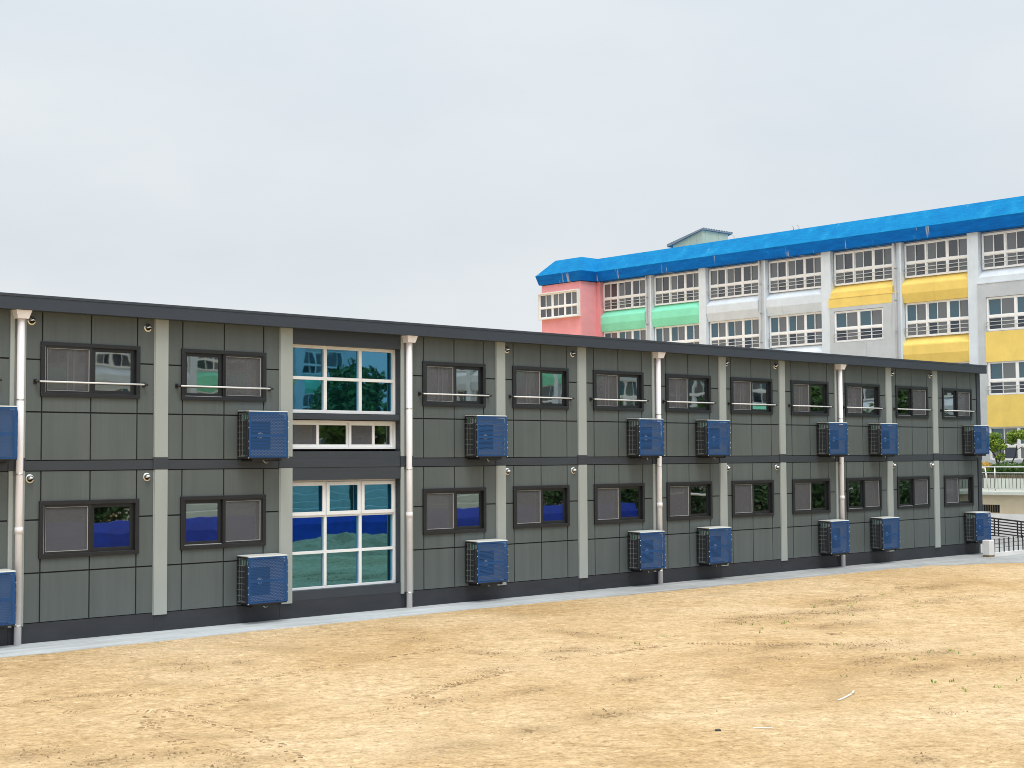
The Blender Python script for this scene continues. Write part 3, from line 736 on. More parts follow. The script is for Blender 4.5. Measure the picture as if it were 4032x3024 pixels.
def make_ac():
    """local origin: lower left corner of the cage on the facade plane; x right, -y out, z up"""
    W, H, F, Bk = 1.03, 1.05, -0.53, -0.05
    r = bpy.data.objects.new('air_conditioner', None); C.objects.link(r)
    # outdoor unit
    m_ = MB(); m_.box(0.04, 0.99, -0.455, -0.12, 0.05, 0.985, 0)
    m_.build('unit_body', 'ac_body', r, bevel=0.015)
    m_ = MB(); m_.box(0.05, 0.60, -0.468, -0.4565, 0.20, 0.82, 0)
    cx_, cz_ = 0.325, 0.51
    for rad in (0.10, 0.15, 0.20, 0.25): 
        m_.tube([(cx_+rad*math.cos(a), -0.476, cz_+rad*math.sin(a)) for a in [k*math.pi/14 for k in range(29)]], 0.006, 5, 0, False)
    for k in range(20):
        a = k*math.pi/10; m_.tube([(cx_+0.07*math.cos(a), -0.478, cz_+0.07*math.sin(a)), (cx_+0.29*math.cos(a+0.3), -0.478, cz_+0.29*math.sin(a+0.3))], 0.005, 4, 0)
    f_ = m_.build('fan_grille', 'ac_dark', r)
    m_ = MB(); m_.lathe([(0.0, 0.022), (0.06, 0.020), (0.075, 0.008), (0.078, 0.0)], (cx_, -0.472, cz_), 'y', 20); m_.build('hub', 'ac_hub', f_)
    # coil on the open side
    m_ = MB(); m_.box(0.030, 0.0395, -0.40, -0.14, 0.08, 0.84, 0)
    for k in range(3): m_.box(0.022, 0.0395, -0.40+0.1*k, -0.36+0.1*k, 0.86, 0.985, 1)
    m_.build('coil', ['ac_dark', 'coil'], r)
    # blue perforated sheets, upper and lower
    for z0, h in ((0.02, 0.485), (0.507, 0.533)):
        m_ = MB(); perf(m_, (0.0, F, z0), (1, 0, 0), (0, 0, 1), W-0.015, h, 0.037, 0.0120, 0.018)
        m_.build('front_sheet', 'blue_sheet', r)
    # black cage: uprights, bottom rails, rounded top corner hoop, side grid
    m_ = MB(); t = 0.022
    for x in (0.0, W-t):
        m_.box(x, x+t, F+0.004, F+0.004+t, 0.0, H-0.16); m_.box(x, x+t, Bk-t, Bk, 0.0, H)
        m_.box(x, x+t, F+0.004, Bk-t, 0.0, t)
        arc = [(x+t/2, F+0.015, H-0.16)] + [(x+t/2, F+0.015+0.12*(1-math.cos(a)), H-0.135+0.12*math.sin(a)) for a in [k*math.pi/12 for k in range(7)]] + [(x+t/2, Bk-t, H-0.015)]
        m_.tube(arc, 0.015, 8)
    m_.box(t, W-t, F+0.004, F+0.004+t, -0.005, 0.018); m_.box(t, W-t, Bk-t, Bk, 0.0, t)
    m_.box(0.0, W, F+0.003, F+0.02, 0.497, 0.507)
    cg = m_.build('cage_frame', 'black', r)
    for x in (0.004, W-0.004):
        m_ = MB()
        for z in [0.05+0.135*k for k in range(7)]: m_.box(x-0.004, x+0.004, F+0.16, Bk-0.02, z-0.006, z+0.006, 1)
        for y in (F+0.28, F+0.39): m_.box(x-0.003, x+0.003, y-0.006, y+0.006, 0.03, H-0.03, 1)
        perf(m_, (x, F+0.025, 0.03), (0, 1, 0), (0, 0, 1), 0.15, H-0.21, 0.037, 0.0138, 0.008)
        m_.build('side_mesh', ['ac_dark', 'wire'], r)
    # screws
    m_ = MB()
    for z in (0.22, 0.37, 0.68, 0.82, 0.0):
        for x in (-0.002, W+0.002): m_.lathe([(0.0, 0.012), (0.010, 0.008), (0.012, 0.0)], (x, F+0.006, z+0.01), 'y', 8)
    m_.build('screw', 'steel', r)
    # pale lid bent over the top
    m_ = MB(); m_.prism([(F+0.01, H-0.010), (F+0.03, H), (Bk, H+0.012), (Bk, H+0.028), (F+0.03, H+0.016), (F-0.002, H-0.004)], 0, 0.01, W-0.004)
    m_.build('lid', 'cage_top', r)
    m_ = MB(); m_.box(0.14, 0.19, -0.48, 0.0, -0.065, -0.006); m_.box(0.82, 0.87, -0.48, 0.0, -0.065, -0.006); m_.box(0.12, 0.90, -0.47, -0.42, -0.05, -0.010)
    m_.build('bracket', 'black', r)
    m_ = MB(); m_.tube([(0.42, -0.40, -0.02), (0.50, -0.36, -0.07), (0.58, -0.30, -0.105), (0.68, -0.22, -0.10), (0.76, -0.12, -0.075), (0.80, 0.0, -0.06)], 0.011, 6)
    m_.build('cable', 'cable', r)
    return r
AC = [(2, 10.70, 'left of the leftmost downpipe, cut off'), (4, 17.01, 'left of the teal stair windows'), (6, 23.70, 'on the first column right of the stair window downpipe'),
      (8, 29.74, 'in front of the third downpipe from the left'), (9, 32.72, 'just right of the third downpipe'), (11, 38.77, 'in front of the fourth downpipe'),
      (12, 41.72, 'just right of the fourth downpipe'), (14, 47.74, 'on the far right corner of the grey building')]
ac0 = make_ac()
first = True
for up in (1, 0):
    for b, x, where in AC:
        o = ac0 if first else copy_tree(ac0); first = False
        o.location = (x, 0.0, 3.69 if up else (0.45 if b < 6 else 0.49))
        tag(o, '%s blue caged air conditioner %s' % ('upper storey' if up else 'lower storey', where), 'air conditioner', 'caged air conditioners on the grey building')

# ------------------------------------------------------------------ SCHOOL BUILDING
B = thing('school_building', (70, 0, 2.0), 'white four storey school with coloured bands, bright blue roof and pink end', 'building')
BO = (-70, 0, -2.0)
XF, XW = 70.0, 70.36       # outer face of piers and window plane
YE = -62.0                 # near end, out of frame (seen in window reflections)
PITCH = 4.73
cents = [38.20-PITCH*0, 33.50, 28.80, 24.08, 19.29, 14.55, 9.78] + [9.78-PITCH*k for k in range(1, 15)]
HW = 2.03
ROWS = [(3.41, 5.22), (6.85, 8.70), (10.24, 12.18), (13.61, 15.53)]
m_ = MB()
# core: rear wall plane behind the windows, closed box
m_.box(XW+0.12, 82.0, YE, 40.55, 1.0, 16.6)
m_.build('wall', 'white_paint', B, BO)
# piers between bays: solid pier where two bays meet, or paired ribs with a rain pipe between
edges = []
for i in range(len(cents)-1):
    a, b = cents[i]-HW, cents[i+1]+HW
    m_ = MB()
    if i % 2 == 1: m_.box(XF, XW+0.12, b+0.04, a-0.02, 1.5, 15.66)
    else:
        m_.box(XF+0.10, XW+0.12, b+0.02, a-0.02, 1.5, 15.66); m_.box(XF+0.0, XF+0.10, b+0.02, b+0.12, 1.5, 15.6)
    m_.build('pier', 'white_paint', B, BO)
    if i % 2 == 0 and i < 9:
        m_ = MB(); yp = (a+b)/2+0.05; m_.tube([(XF-0.03, yp, 15.7), (XF-0.03, yp, 1.6)], 0.055, 10)
        for z in (14.2, 12.4, 10.6, 8.8, 7, 5): m_.tube([(XF-0.03, yp, z-0.03), (XF-0.03, yp, z+0.03)], 0.075, 10); m_.box(XF-0.03, XF+0.10, yp-0.02, yp+0.02, z-0.02, z+0.02)
        m_.build('downpipe', 'rust_pipe', B, BO)
COLB = [['green_paint', 'green_paint', 'white_paint', 'white_paint', 'yellow_paint', 'yellow_paint', 'white_paint'],
        ['green_paint', 'green_paint', 'white_paint', 'white_paint', 'grey_paint', 'yellow_paint', 'yellow_paint'],
        ['green_paint', 'green_paint', 'white_paint', 'white_paint', 'grey_paint', 'yellow_paint', 'yellow_paint']]
EXT = ['white_paint', 'green_paint', 'green_paint', 'white_paint', 'green_paint', 'green_paint', 'white_paint']
FLUSH = {(4, 2), (4, 1), (4, 0), (6, 2), (6, 1), (6, 0)}
def colour(i, lv): return COLB[lv][i] if i < 7 else EXT[(i+lv) % 7]
for i, yc in enumerate(cents):
    y0, y1 = yc-HW-(0.0 if i % 2 else 0.0), yc+HW
    for lv, (rlo, rhi) in enumerate(((2, 3), (1, 2), (0, 1))):
        zb, zt = ROWS[rlo][1], ROWS[rhi][0]
        flush_lo = (i, rlo) in FLUSH; flush_hi = (i, rhi) in FLUSH
        m_ = MB(); mats = [colour(i, lv)]
        if flush_lo and not flush_hi:     # sloped sill band, then the wall brought forward below
            m_.prism([(XW+0.10, zt-0.02), (XF+0.0, 13.16), (XF-0.02, 12.80), (XW+0.10, 12.80)], 1, y0-0.06, y1+0.06)
            mats = [colour(i, 0)]
        elif not flush_lo and not flush_hi:
            d = zt-zb; e_ = 0.03
            m_.prism([(XW+0.10, zt-0.02), (XF+0.03, zb+0.72*d), (XF+0.015, zb+0.70*d-0.03), (XF+0.02, zb+0.36*d), (XF+0.16, zb+0.0), (XW+0.10, zb+0.0)], 1, y0-0.015, y1+0.015)
        if m_.v: m_.build('spandrel', mats, B, BO)
    # flush storeys: wall sheet at the pier face with a smaller opening, and its painted field
    if any((i, r) in FLUSH for r in range(3)):
        wy0, wy1 = (17.80, 21.14) if i == 4 else (8.08, 11.43)
        ya, yb = y0-0.32, y1+0.10
        m_ = MB()
        zs_ = [12.80] + [z for r in (2, 1, 0) for z in (ROWS[r][1]-0.13, ROWS[r][0]-0.02)] + [1.6]
        for k in range(0, 7, 2): m_.box(XF-0.05, XF+0.14, ya, yb, zs_[k+1], zs_[k])
        for k in range(1, 7, 2): m_.box(XF-0.05, XF+0.14, ya, wy0, zs_[k+1], zs_[k]); m_.box(XF-0.05, XF+0.14, wy1, yb, zs_[k+1], zs_[k])
        w_ = m_.build('wall', 'grey_paint', B, BO)
        m_ = MB(); m_.box(XF-0.07, XF+0.16, ya-0.02, yb+0.02, 12.802, 12.86); m_.build('ledge', 'yellow_paint' if i == 4 else 'white_paint', w_)
        if i == 4:
            m_ = MB(); m_.box(XF-0.055, XF-0.05, ya+0.25, yb+0.08, 12.27, 12.79); m_.build('painted_field', 'yellow_paint', B, BO)
        else:
            for za, zb in ((8.57, 10.21), (5.11, 6.82)):
                m_ = MB(); m_.box(XF-0.056, XF-0.05, ya, wy1+0.06, za+0.01, zb-0.01); m_.build('painted_field', 'yellow_paint', B, BO)
# base wall below the ground floor windows
m_ = MB(); m_.box(XF+0.12, XW+0.11, YE, 40.5, 1.4, 3.39); m_.build('base_wall', 'grey_paint', B, BO)

def school_window(units, W, H, row, bars):
    """origin: centre of the opening on the window plane, facing -x"""
    m_ = MB(); a, b = W/2, H/2; zt = -b+0.43*H; U = W/units
    m_.box(-0.06, 0.08, -a, a, b-0.07, b); m_.box(-0.06, 0.08, -a, a, -b, -b+0.07); m_.box(-0.07, 0.08, -a, a, zt-0.06, zt+0.06)
    for k in range(units+1):
        y = min(max(-a+k*U, -a+0.05), a-0.05)
        m_.box(-0.072, 0.08, y-0.055, y+0.055, -b+0.072, zt-0.062); m_.box(-0.072, 0.08, y-0.055, y+0.055, zt+0.062, b-0.072)
    gls = MB()
    for k in range(units):
        for (z0, z1, top) in ((-b+0.07, zt-0.06, 0), (zt+0.06, b-0.07, 1)):
            ya, yb = -a+k*U+0.055, -a+(k+1)*U-0.055; ym = (ya+yb)/2
            for h in (0, 1):
                # image left is +y
                p0, p1 = ((ym-0.02, yb) if h == 0 else (ya, ym+0.02))
                x = -0.03 if h == (k % 2) else 0.02; s = 0.04
                m_.box(x-0.02, x+0.02, p0, p1, z1-s, z1); m_.box(x-0.02, x+0.02, p0, p1, z0, z0+s); m_.box(x-0.02, x+0.02, p0, p0+s, z0+s, z1-s); m_.box(x-0.02, x+0.02, p1-s, p1, z0+s, z1-s)
                if row == 3: mi = (0 if random.random() < 0.6 else 1) if top else (1 if random.random() < 0.6 else 0)
                else: mi = ((2 if h == 0 else 0) if top else (3 if random.random() < 0.55 else (1 if random.random() < 0.5 else 0)))
                gls.poly([(x, p0+s, z0+s), (x, p0+s, z1-s), (x, p1-s, z1-s), (x, p1-s, z0+s)], mi)
    o = m_.build('window', 'school_white')
    gls.build('glass', ['glass_grey', 'glass_dark', 'glass_teal_cloth', 'glass_navy'], o)
    if bars:
        q = MB()
        for f_ in (0.34, 0.64):
            z = -b+0.07+(zt-0.06+b-0.07)*f_
            q.tube([(-0.19, -a+0.01, z), (-0.19, a+0.06, z)], 0.019, 8, 0)
            for k in range(units+1): y = min(max(-a+k*U, -a+0.05), a-0.02); q.box(-0.20, -0.07, y-0.012, y+0.012, z-0.012, z+0.012, 0)
        q.build('guard_bar', 'bar_pale', o)
    return o
H1 = 1.93
SW = {}
for key, args in (((3, 0), (3, 4.0, H1, 3, True)), ((2, 0), (3, 4.0, H1, 2, True)), ((2, 1), (2, 3.32, 1.80, 2, True)), ((0, 0), (3, 4.0, 1.82, 2, False)), ((0, 1), (2, 3.32, 1.80, 2, False)), ((3, 9), (3, 4.0, H1, 3, False)), ((2, 9), (3, 4.0, H1, 2, False))):
    SW[key] = school_window(*args)
us = set()
for i, yc in enumerate(cents):
    for r, (z0, z1) in enumerate(ROWS):
        fl = (i, r) in FLUSH
        key = (3, 0) if r == 3 else ((0, 1) if r == 0 and fl else (0, 0) if r == 0 else (2, 1) if fl else (2, 0))
        if i > 7: key = (3, 9) if r == 3 else (2, 9) if r > 0 else (0, 0)
        o = SW[key] if key not in us else copy_tree(SW[key]); us.add(key); o.parent = B
        zc = (z0+z1)/2
        if fl: yc2 = 19.47 if i == 4 else 9.755; o.location = (XF+0.07-70, yc2, (z0-0.02+z1-0.13)/2-2.0)
        else: o.location = (XW-70, yc, zc-2.0)
for k_, o in SW.items():
    if k_ not in us:
        for ch in list(o.children): bpy.data.objects.remove(ch)
        bpy.data.objects.remove(o)
# roof: overhanging blue hood along the eaves
PROF = [(70.50, 17.33), (69.66, 16.30), (69.84, 15.66), (70.55, 15.66)]
m_ = MB(); m_.prism([(70.55, 17.33), (69.66, 16.30), (69.66, 16.27), (70.55, 16.27)], 1, YE, 41.0)
m_.box(70.56, 82.0, YE, 40.5, 16.61, 16.80)
m_.build('roof', 'blue_roof', B, BO)
m_ = MB(); m_.prism([(69.66, 16.265), (69.76, 15.64), (70.55, 15.64), (70.55, 16.265)], 1, YE, 40.9); m_.build('roof_edge', 'blue_trim', B, BO)
# pink end bay standing forward
TX, TY0, TY1 = 68.5, 40.58, 44.47
m_ = MB(); m_.box(TX, 82.0, TY0, TY1, 1.0, 15.6); m_.box(XF, XW+0.1, 40.22, TY0-0.003, 1.5, 15.6)
tw = m_.build('stair_tower', 'pink_paint', B, BO)
m_ = MB()
def ringpts(x0, y0, y1, z): return [(x0, y0, z), (x0, y1, z), (82.5, y1, z), (82.5, y0, z)]
lo = ringpts(TX-0.34, TY0-0.34, TY1+0.30, 16.28); hi = ringpts(TX+0.62, TY0+0.55, TY1-0.75, 17.36)
b0 = ringpts(TX-0.16, TY0-0.16, TY1+0.12, 15.64)
for k in range(4): m_.poly([lo[k], hi[k], hi[(k+1) % 4], lo[(k+1) % 4]][::-1])
m_.poly(hi)
for k in range(4): m_.poly([b0[k], lo[k], lo[(k+1) % 4], b0[(k+1) % 4]][::-1], 1)
m_.poly(b0[::-1], 1)
m_.build('tower_roof', ['blue_roof', 'blue_trim'], tw)
# boxed window on the pink front
m_ = MB(); ya, yb, za, zb = 40.65, 44.60, 13.20, 15.06
for (p, q, r_, s_) in ((ya, yb, zb-0.08, zb), (ya, yb, za, za+0.07), (ya, ya+0.07, za+0.07, zb-0.08), (yb-0.07, yb, za+0.07, zb-0.08)): m_.box(TX-0.28, TX, p, q, r_, s_)
m_.build('window_surround', 'pale_pink', tw)
o = copy_tree(SW[(3, 9)], B) if (3, 9) in us else None
if o:
    o.location = (TX-0.10-70, (ya+yb)/2, (za+zb)/2-2.0); o.scale = (1, (yb-ya-0.14)/4.0, (zb-za-0.15)/H1)
# roof hut
m_ = MB()
hx0, hx1, hy0, hy1 = 74.0, 76.7, 34.45, 37.1
m_.poly([(hx0, hy0, 16.7), (hx0, hy1, 16.7), (hx0, hy1, 18.30), (hx0, hy0, 18.95)][::-1]); m_.poly([(hx1, hy0, 16.7), (hx1, hy1, 16.7), (hx1, hy1, 18.30), (hx1, hy0, 18.95)])
m_.poly([(hx0, hy0, 16.7), (hx1, hy0, 16.7), (hx1, hy0, 18.95), (hx0, hy0, 18.95)]); m_.poly([(hx0, hy1, 16.7), (hx1, hy1, 16.7), (hx1, hy1, 18.30), (hx0, hy1, 18.30)][::-1])
for k in range(1, 5): y = hy0+(hy1-hy0)*k/5; m_.box(hx0-0.012, hx0, y-0.02, y+0.02, 16.7, 18.25+0.65*(1-k/5))
for k in range(0, 4): x = hx0+0.35+(hx1-hx0)*k/4; m_.box(x-0.02, x+0.02, hy0-0.012, hy0, 16.7, 18.9)
hut = m_.build('roof_hut', 'hut', B, BO)
m_ = MB(); a, b = (hy0-0.12, 19.02), (hy1+0.42, 18.27)
m_.prism([a, b, (b[0], b[1]-0.20), (a[0], a[1]-0.10)], 0, hx0-0.15, hx1+0.35)
for k in range(12): x = hx0-0.05+k*0.27; m_.prism([(a[0]-0.02, a[1]+0.035), (b[0], b[1]+0.035), (b[0], b[1]), (a[0]-0.02, a[1])], 0, x, x+0.12)
m_.build('hut_roof', 'hut_roof', hut)
# small hooks on the eaves
m_ = MB()
for y in (29.0, 24.4, 24.0): m_.tube([(70.6, y, 17.3), (70.6, y, 17.5), (70.55, y+0.1, 17.58)], 0.02, 6)
m_.build('roof_hook', 'rust_pipe', B, BO)

# ------------------------------------------------------------------ TERRACE on the right
m_ = MB(); m_.box(60.02, 70.2, YE, 30, -0.2, 1.99); m_.poly
struct(m_.build('terrace_ground', 'terrace'))
rw = thing('retaining_wall', (60, 5, 0), 'beige retaining wall with pale concrete cap and barred vent', 'retaining wall')
RO = (-60, -5, 0)
m_ = MB(); m_.box(59.86, 60.0, YE, 5.27, 1.0, 1.84); m_.box(59.86, 60.0, 6.22, 30, 1.0, 1.84); m_.box(59.86, 60, 5.27, 6.22, 1.39, 1.84); m_.box(59.86, 60, 5.27, 6.22, 1.0, 1.03)
m_.box(59.97, 60.01, 5.27, 6.22, 1.03, 1.39, 1)
m_.build('wall_face', ['beige', 'groove'], rw, RO)
m_ = MB(); m_.box(59.80, 60.0, YE, 30, -0.1, 0.997); m_.build('wall_base', 'pale_pink', rw, RO)
m_ = MB(); m_.box(59.66, 60.02, YE, 30, 1.842, 1.995); m_.build('cap', 'cap', rw, RO, bevel=0.01)
m_ = MB()
for k in range(9): y = 5.30+0.113*k; m_.box(59.87, 59.90, y-0.012, y+0.012, 1.03, 1.39)
m_.build('vent_grille', 'wood', rw, RO)
# stainless railing on the cap
rl = thing('terrace_railing', (59.9, 5, 1.99), 'stainless steel railing with upright bars on top of the beige retaining wall', 'railing')
LO = (-59.9, -5, -1.99)
for z, r_ in ((3.11, 0.032), (2.84, 0.024), (2.12, 0.024)):
    m_ = MB(); m_.tube([(59.9, -14, z), (59.9, 14, z)], r_, 10); m_.build('rail', 'steel', rl, LO)
for k in range(-8, 5):
    y = 5.5+2.0*k; m_ = MB(); m_.tube([(59.9, y, 1.98), (59.9, y, 3.10)], 0.026, 10); m_.lathe([(0.06, 0.0), (0.06, 0.012), (0.0, 0.012)], (59.9, y, 1.995), n=12); m_.build('post', 'steel', rl, LO)
m_ = MB(); y = -13.9
while y < 14:
    m_.tube([(59.9, y, 2.12), (59.9, y, 2.84)], 0.014, 6); y += 0.18
m_.build('upright_bar', 'bar_brown_backlit', rl, LO)
# stair handrail at the left, behind the railing
st = thing('stair_handrail', (62, 7.3, 1.99), 'leaning white post and dark bars of a stair handrail behind the steel railing', 'handrail')
m_ = MB(); m_.tube([(0, -0.28, 0.0), (0, -0.12, 1.05)], 0.03, 8); m_.tube([(0, -0.12, 1.05), (0, 0.9, 1.05)], 0.03, 8); m_.build('rail', 'white_pvc', st)
m_ = MB()
for k in range(7): m_.tube([(0, 0.02+0.13*k, 0.05), (0, 0.02+0.13*k, 1.0)], 0.016, 6)
m_.build('bar', 'black', st)
# planter with picket fence and grass
pl = tag(MB().box(66.0, 66.16, YE, 30, 1.9, 2.47).build('planter_wall', 'cap'), 'low pale green planter wall in front of the school', 'planter wall')
m_ = MB(); yy = -10.0
while yy < 16: m_.box(66.05, 66.09, yy, yy+0.06, 2.47, 2.66); yy += 0.12
m_.box(66.09, 66.11, -10, 16, 2.52, 2.56); m_.box(66.09, 66.11, -10, 16, 2.60, 2.63)
tag(m_.build('picket_fence', 'wood'), 'tiny dark wooden picket fence along the top of the planter wall', 'picket fence')
m_ = MB(); m_.prism([(66.16, 2.0), (66.16, 2.50), (67.2, 2.68), (70.1, 3.0), (70.1, 2.0)], 1, YE, 30); struct(m_.build('planter_soil_ground', 'soil'))
m_ = MB(); rh = random.Random(4)
for _ in range(7000):
    c_ = Vector((rh.uniform(66.2, 66.55), rh.uniform(2, 14), rh.uniform(2.48, 2.80))); nrm = Vector((rh.gauss(0, 1), rh.gauss(0, 1), rh.gauss(0, 1))).normalized()
    t_ = nrm.cross(Vector((0.3, 0.5, 1))).normalized(); u_ = nrm.cross(t_); s_ = rh.uniform(.03, .06)
    m_.poly([c_-t_*s_, c_+u_*s_*.5, c_+t_*s_, c_-u_*s_*.5])
tag(m_.build('low_hedge', 'leaf_dark'), 'low dark hedge trimmed level behind the tiny picket fence', 'hedge')
def soilz(x): return 2.50+(x-66.16)*0.15 if x > 66.16 else 2.47
m_ = MB()
for _ in range(9000):
    x = random.uniform(66.2, 69.6); y = random.uniform(2, 15); z = soilz(x); h = random.uniform(0.08, 0.22); a = random.random()*6.28; ww = 0.02
    dx, dy = math.cos(a)*ww, math.sin(a)*ww; lx, ly = random.uniform(-.06, .06), random.uniform(-.06, .06)
    m_.poly([(x-dx, y-dy, z-0.01), (x+dx, y+dy, z-0.01), (x+lx, y+ly, z+h)])
struct(tag(m_.build('grass', 'grass'), 'bright green grass in the planter before the school', 'grass'), 'stuff')

# ------------------------------------------------------------------ trees
def crown_mesh(clumps, n, leaf, flat=0.6, seed=1):
    rnd = random.Random(seed); m_ = MB(); tot = sum(c[3]*c[4]*c[5] for c in clumps)
    for cx_, cy_, cz_, rx, ry, rz_ in clumps:
        k = int(n*rx*ry*rz_/tot)
        for _ in range(k):
            while True:
                p = Vector((rnd.uniform(-1, 1), rnd.uniform(-1, 1), rnd.uniform(-1, 1)))
                l_ = p.length
                if l_ < 1 and (l_ > 0.55 or rnd.random() < 0.25): break
            f_ = 1+0.35*noise.noise((p.x*2+cx_, p.y*2+cy_, p.z*2+cz_))
            c_ = Vector((cx_+p.x*rx*f_, cy_+p.y*ry*f_, cz_+p.z*rz_*f_))
            nrm = (p*0.6+Vector((rnd.gauss(0, .6), rnd.gauss(0, .6), rnd.gauss(0.5, .6)))).normalized()
            t = nrm.cross(Vector((rnd.gauss(0, 1), rnd.gauss(0, 1), rnd.gauss(0, 1)))).normalized(); u_ = nrm.cross(t)
            s = leaf*rnd.uniform(0.6, 1.3)
            m_.poly([c_-t*s, c_+u_*s*0.45, c_+t*s, c_-u_*s*0.45])
    return m_
def tree(name, loc, limbs, clumps, n, leaf, mat, label, group=None, seed=1):
    t = thing(name, loc, label, 'tree', group)
    m_ = MB()
    for pts, r0, r1 in limbs:
        k = len(pts); m_.tube(pts, [r0+(r1-r0)*j/(k-1) for j in range(k)], 8)
    m_.build('trunk', 'bark', t)
    crown_mesh(clumps, n, leaf, seed=seed).build('crown', mat, t)
    return t
tree('pruned_tree', (67.0, 9.45, 2.60), [([(0, -.22, 0), (0, -.15, .5), (0, .0, 1.0), (0.05, .25, 1.3), (0, .5, 1.45)], .055, .03), ([(0, -.15, .5), (-.1, -.35, .9), (0, -.3, 1.3)], .035, .02), ([(0, 0.2, 1.25), (0, .0, 1.5), (0, -.3, 1.6)], .03, .015)],
     [(0, .35, 1.72, .5, .52, .30), (0, -.1, 1.62, .45, .42, .28), (0, .0, 2.02, .4, .33, .17), (0, -.02, 1.30, .3, .22, .12), (0.0, -.32, .95, .3, .24, .20), (0, -.40, 1.45, .3, .24, .16)], 3600, .060, 'leaf_yellow',
     'pruned garden tree with bent trunk, next to the corner of the grey building', 'pruned trees before the school', 3)
tree('pruned_tree', (67.3, 8.45, 2.65), [([(0, .32, .2), (0, .25, .6), (0, .05, .95), (0, -.05, 1.5)], .045, .02), ([(0, -.20, .2), (0, -.35, .6), (0, -.5, 1.0), (0, -.62, 1.5)], .045, .02), ([(0, -.05, 1.25), (0, -.35, 1.4)], .02, .012), ([(0, -.5, 1.1), (0, -.75, 1.55)], .02, .012)],
     [(0, .12, 1.98, .42, .32, .26), (0, -.35, 2.0, .5, .40, .24), (0, -.70, 1.85, .4, .34, .26), (0, .22, 1.70, .35, .22, .20), (0, -1.05, 1.55, .35, .25, .18)], 3600, .060, 'leaf_yellow',
     'pruned garden tree with two slim stems, right of the other pruned tree', 'pruned trees before the school', 5)
o = tag(crown_mesh([(0, 0, .28, .6, .8, .30), (0.1, -.7, .24, .5, .5, .26), (0, .5, .2, .4, .4, .2)], 2600, .05, seed=8).build('low_shrub', 'leaf'), 'dark green low shrub at the feet of the pruned trees', 'shrub')
o.location = (66.9, 8.75, 2.75)
o = tag(crown_mesh([(0, 0, .22, .4, .5, .20)], 900, .05, seed=9).build('flower_bush', 'flower'), 'orange yellow flowering bush beside the corner of the grey building', 'bush')
o.location = (66.8, 10.0, 2.88)

# ------------------------------------------------------------------ RAMP and low fence right of the building
rm = thing('ramp_wall', (54, 0, 0), 'pale ramp wall carrying the sloping black handrail', 'ramp wall')
m_ = MB(); m_.prism([(3.6, -0.02), (3.6, 0.36), (-14, -0.0), (-14, -0.02)], 0, 53.9, 54.12); m_.build('wall_face', 'pale_pink', rm, (-54, 0, 0))
hr = thing('black_railing', (54, 0, 0), 'sloping black metal railing of many level bars on the ramp', 'railing')
sl = lambda y: 1.07-0.083*(2.41-y)
for k in range(7):
    m_ = MB(); dz = -0.117*k; m_.tube([(54, 3.4, sl(3.4)+dz), (54, -9, sl(-9)+dz)], 0.026 if k else 0.034, 8); m_.build('rail', 'black', hr, (-54, 0, 0))
for y in (3.3, 2.27, 2.09, 1.26, 1.10, 0.2, 0.04, -0.9, -1.06, -2.0, -3, -4, -5, -6, -7, -8):
    m_ = MB(); m_.box(53.98, 54.02, y-0.02, y+0.02, max(0.0, sl(y)-1.0), sl(y)); m_.build('post', 'black', hr, (-54, 0, 0))
bk = thing('fence_block', (47.35, -1.2, 0), 'short white concrete block at the end corner of the grey building', 'concrete block')
m_ = MB(); m_.box(-0.16, 0.20, -0.14, 0.14, 0.06, 0.60); m_.build('block', 'pale_pink', bk, bevel=0.02)
m_ = MB(); m_.box(-0.16, 0.16, -0.13, 0.13, -0.02, 0.058); m_.build('foot', 'soil', bk)
lf = thing('low_fence', (50, -1.25, 0), 'low fence of thin dark bars on a white kerb, right of the white block', 'fence')
m_ = MB(); m_.box(-2.42, 6, -0.08, 0.08, -0.02, 0.14); m_.build('kerb', 'pale_pink', lf)
for k in range(24):
    x = -2.3+0.34*k; m_ = MB(); m_.box(x-0.017, x+0.017, -0.017, 0.017, 0.13, 0.62+0.012*k); m_.build('upright_bar', 'ac_dark', lf)
for z in (0.30, 0.45, 0.58):
    m_ = MB(); m_.prism([(-2.3, z), (5.6, z+0.20*(z-0.1)), (5.6, z+0.20*(z-0.1)+0.014), (-2.3, z+0.014)], 1, -0.007, 0.007); m_.build('rail', 'ac_dark', lf)

# ------------------------------------------------------------------ what stands behind the camera's right and shows in the glass
m_ = MB(); n_ = 40
for j in range(n_):
    for i in range(n_):
        def P(i, j):
            u_, v_ = i/n_*2-1, j/n_*2-1; r_ = max(0, 1-u_*u_-v_*v_)
            h = 0.60*r_**0.7*(1+0.7*noise.noise((u_*3, v_*3, 1)))+0.22*r_*noise.noise((u_*9, v_*9, 4))
            return (34.5+5.2*u_, -17.6+2.8*v_, h-0.03)
        m_.poly([P(i, j), P(i+1, j), P(i+1, j+1), P(i, j+1)], 0, True)
tag(m_.build('soil_heap', 'drysoil'), 'low heap of dug soil seen mirrored in the lower stair window', 'soil heap')
m_ = MB(); m_.prism([(-22.6, -0.02), (-21.8, -0.02), (-21.9, 0.9), (-22.1, 1.32), (-22.35, 1.32), (-22.5, 0.9)], 0, 18.5, 54)
tag(m_.build('tarp_barrier', 'tarp'), 'long blue covered barrier seen mirrored in the lower windows', 'barrier')
m_ = MB()
for k in range(6): m_.box(35.5, 60-0.0, -38.4-0.8*k, -37.6-0.8*k, -0.02, 0.42*(k+1))
tag(m_.build('stone_steps', 'cap'), 'pale stepped stand seen mirrored in the lower windows', 'steps')
gp = thing('football_goal', (48.5, -14.2, 0), 'white football goal seen mirrored in the lower right windows', 'goal')
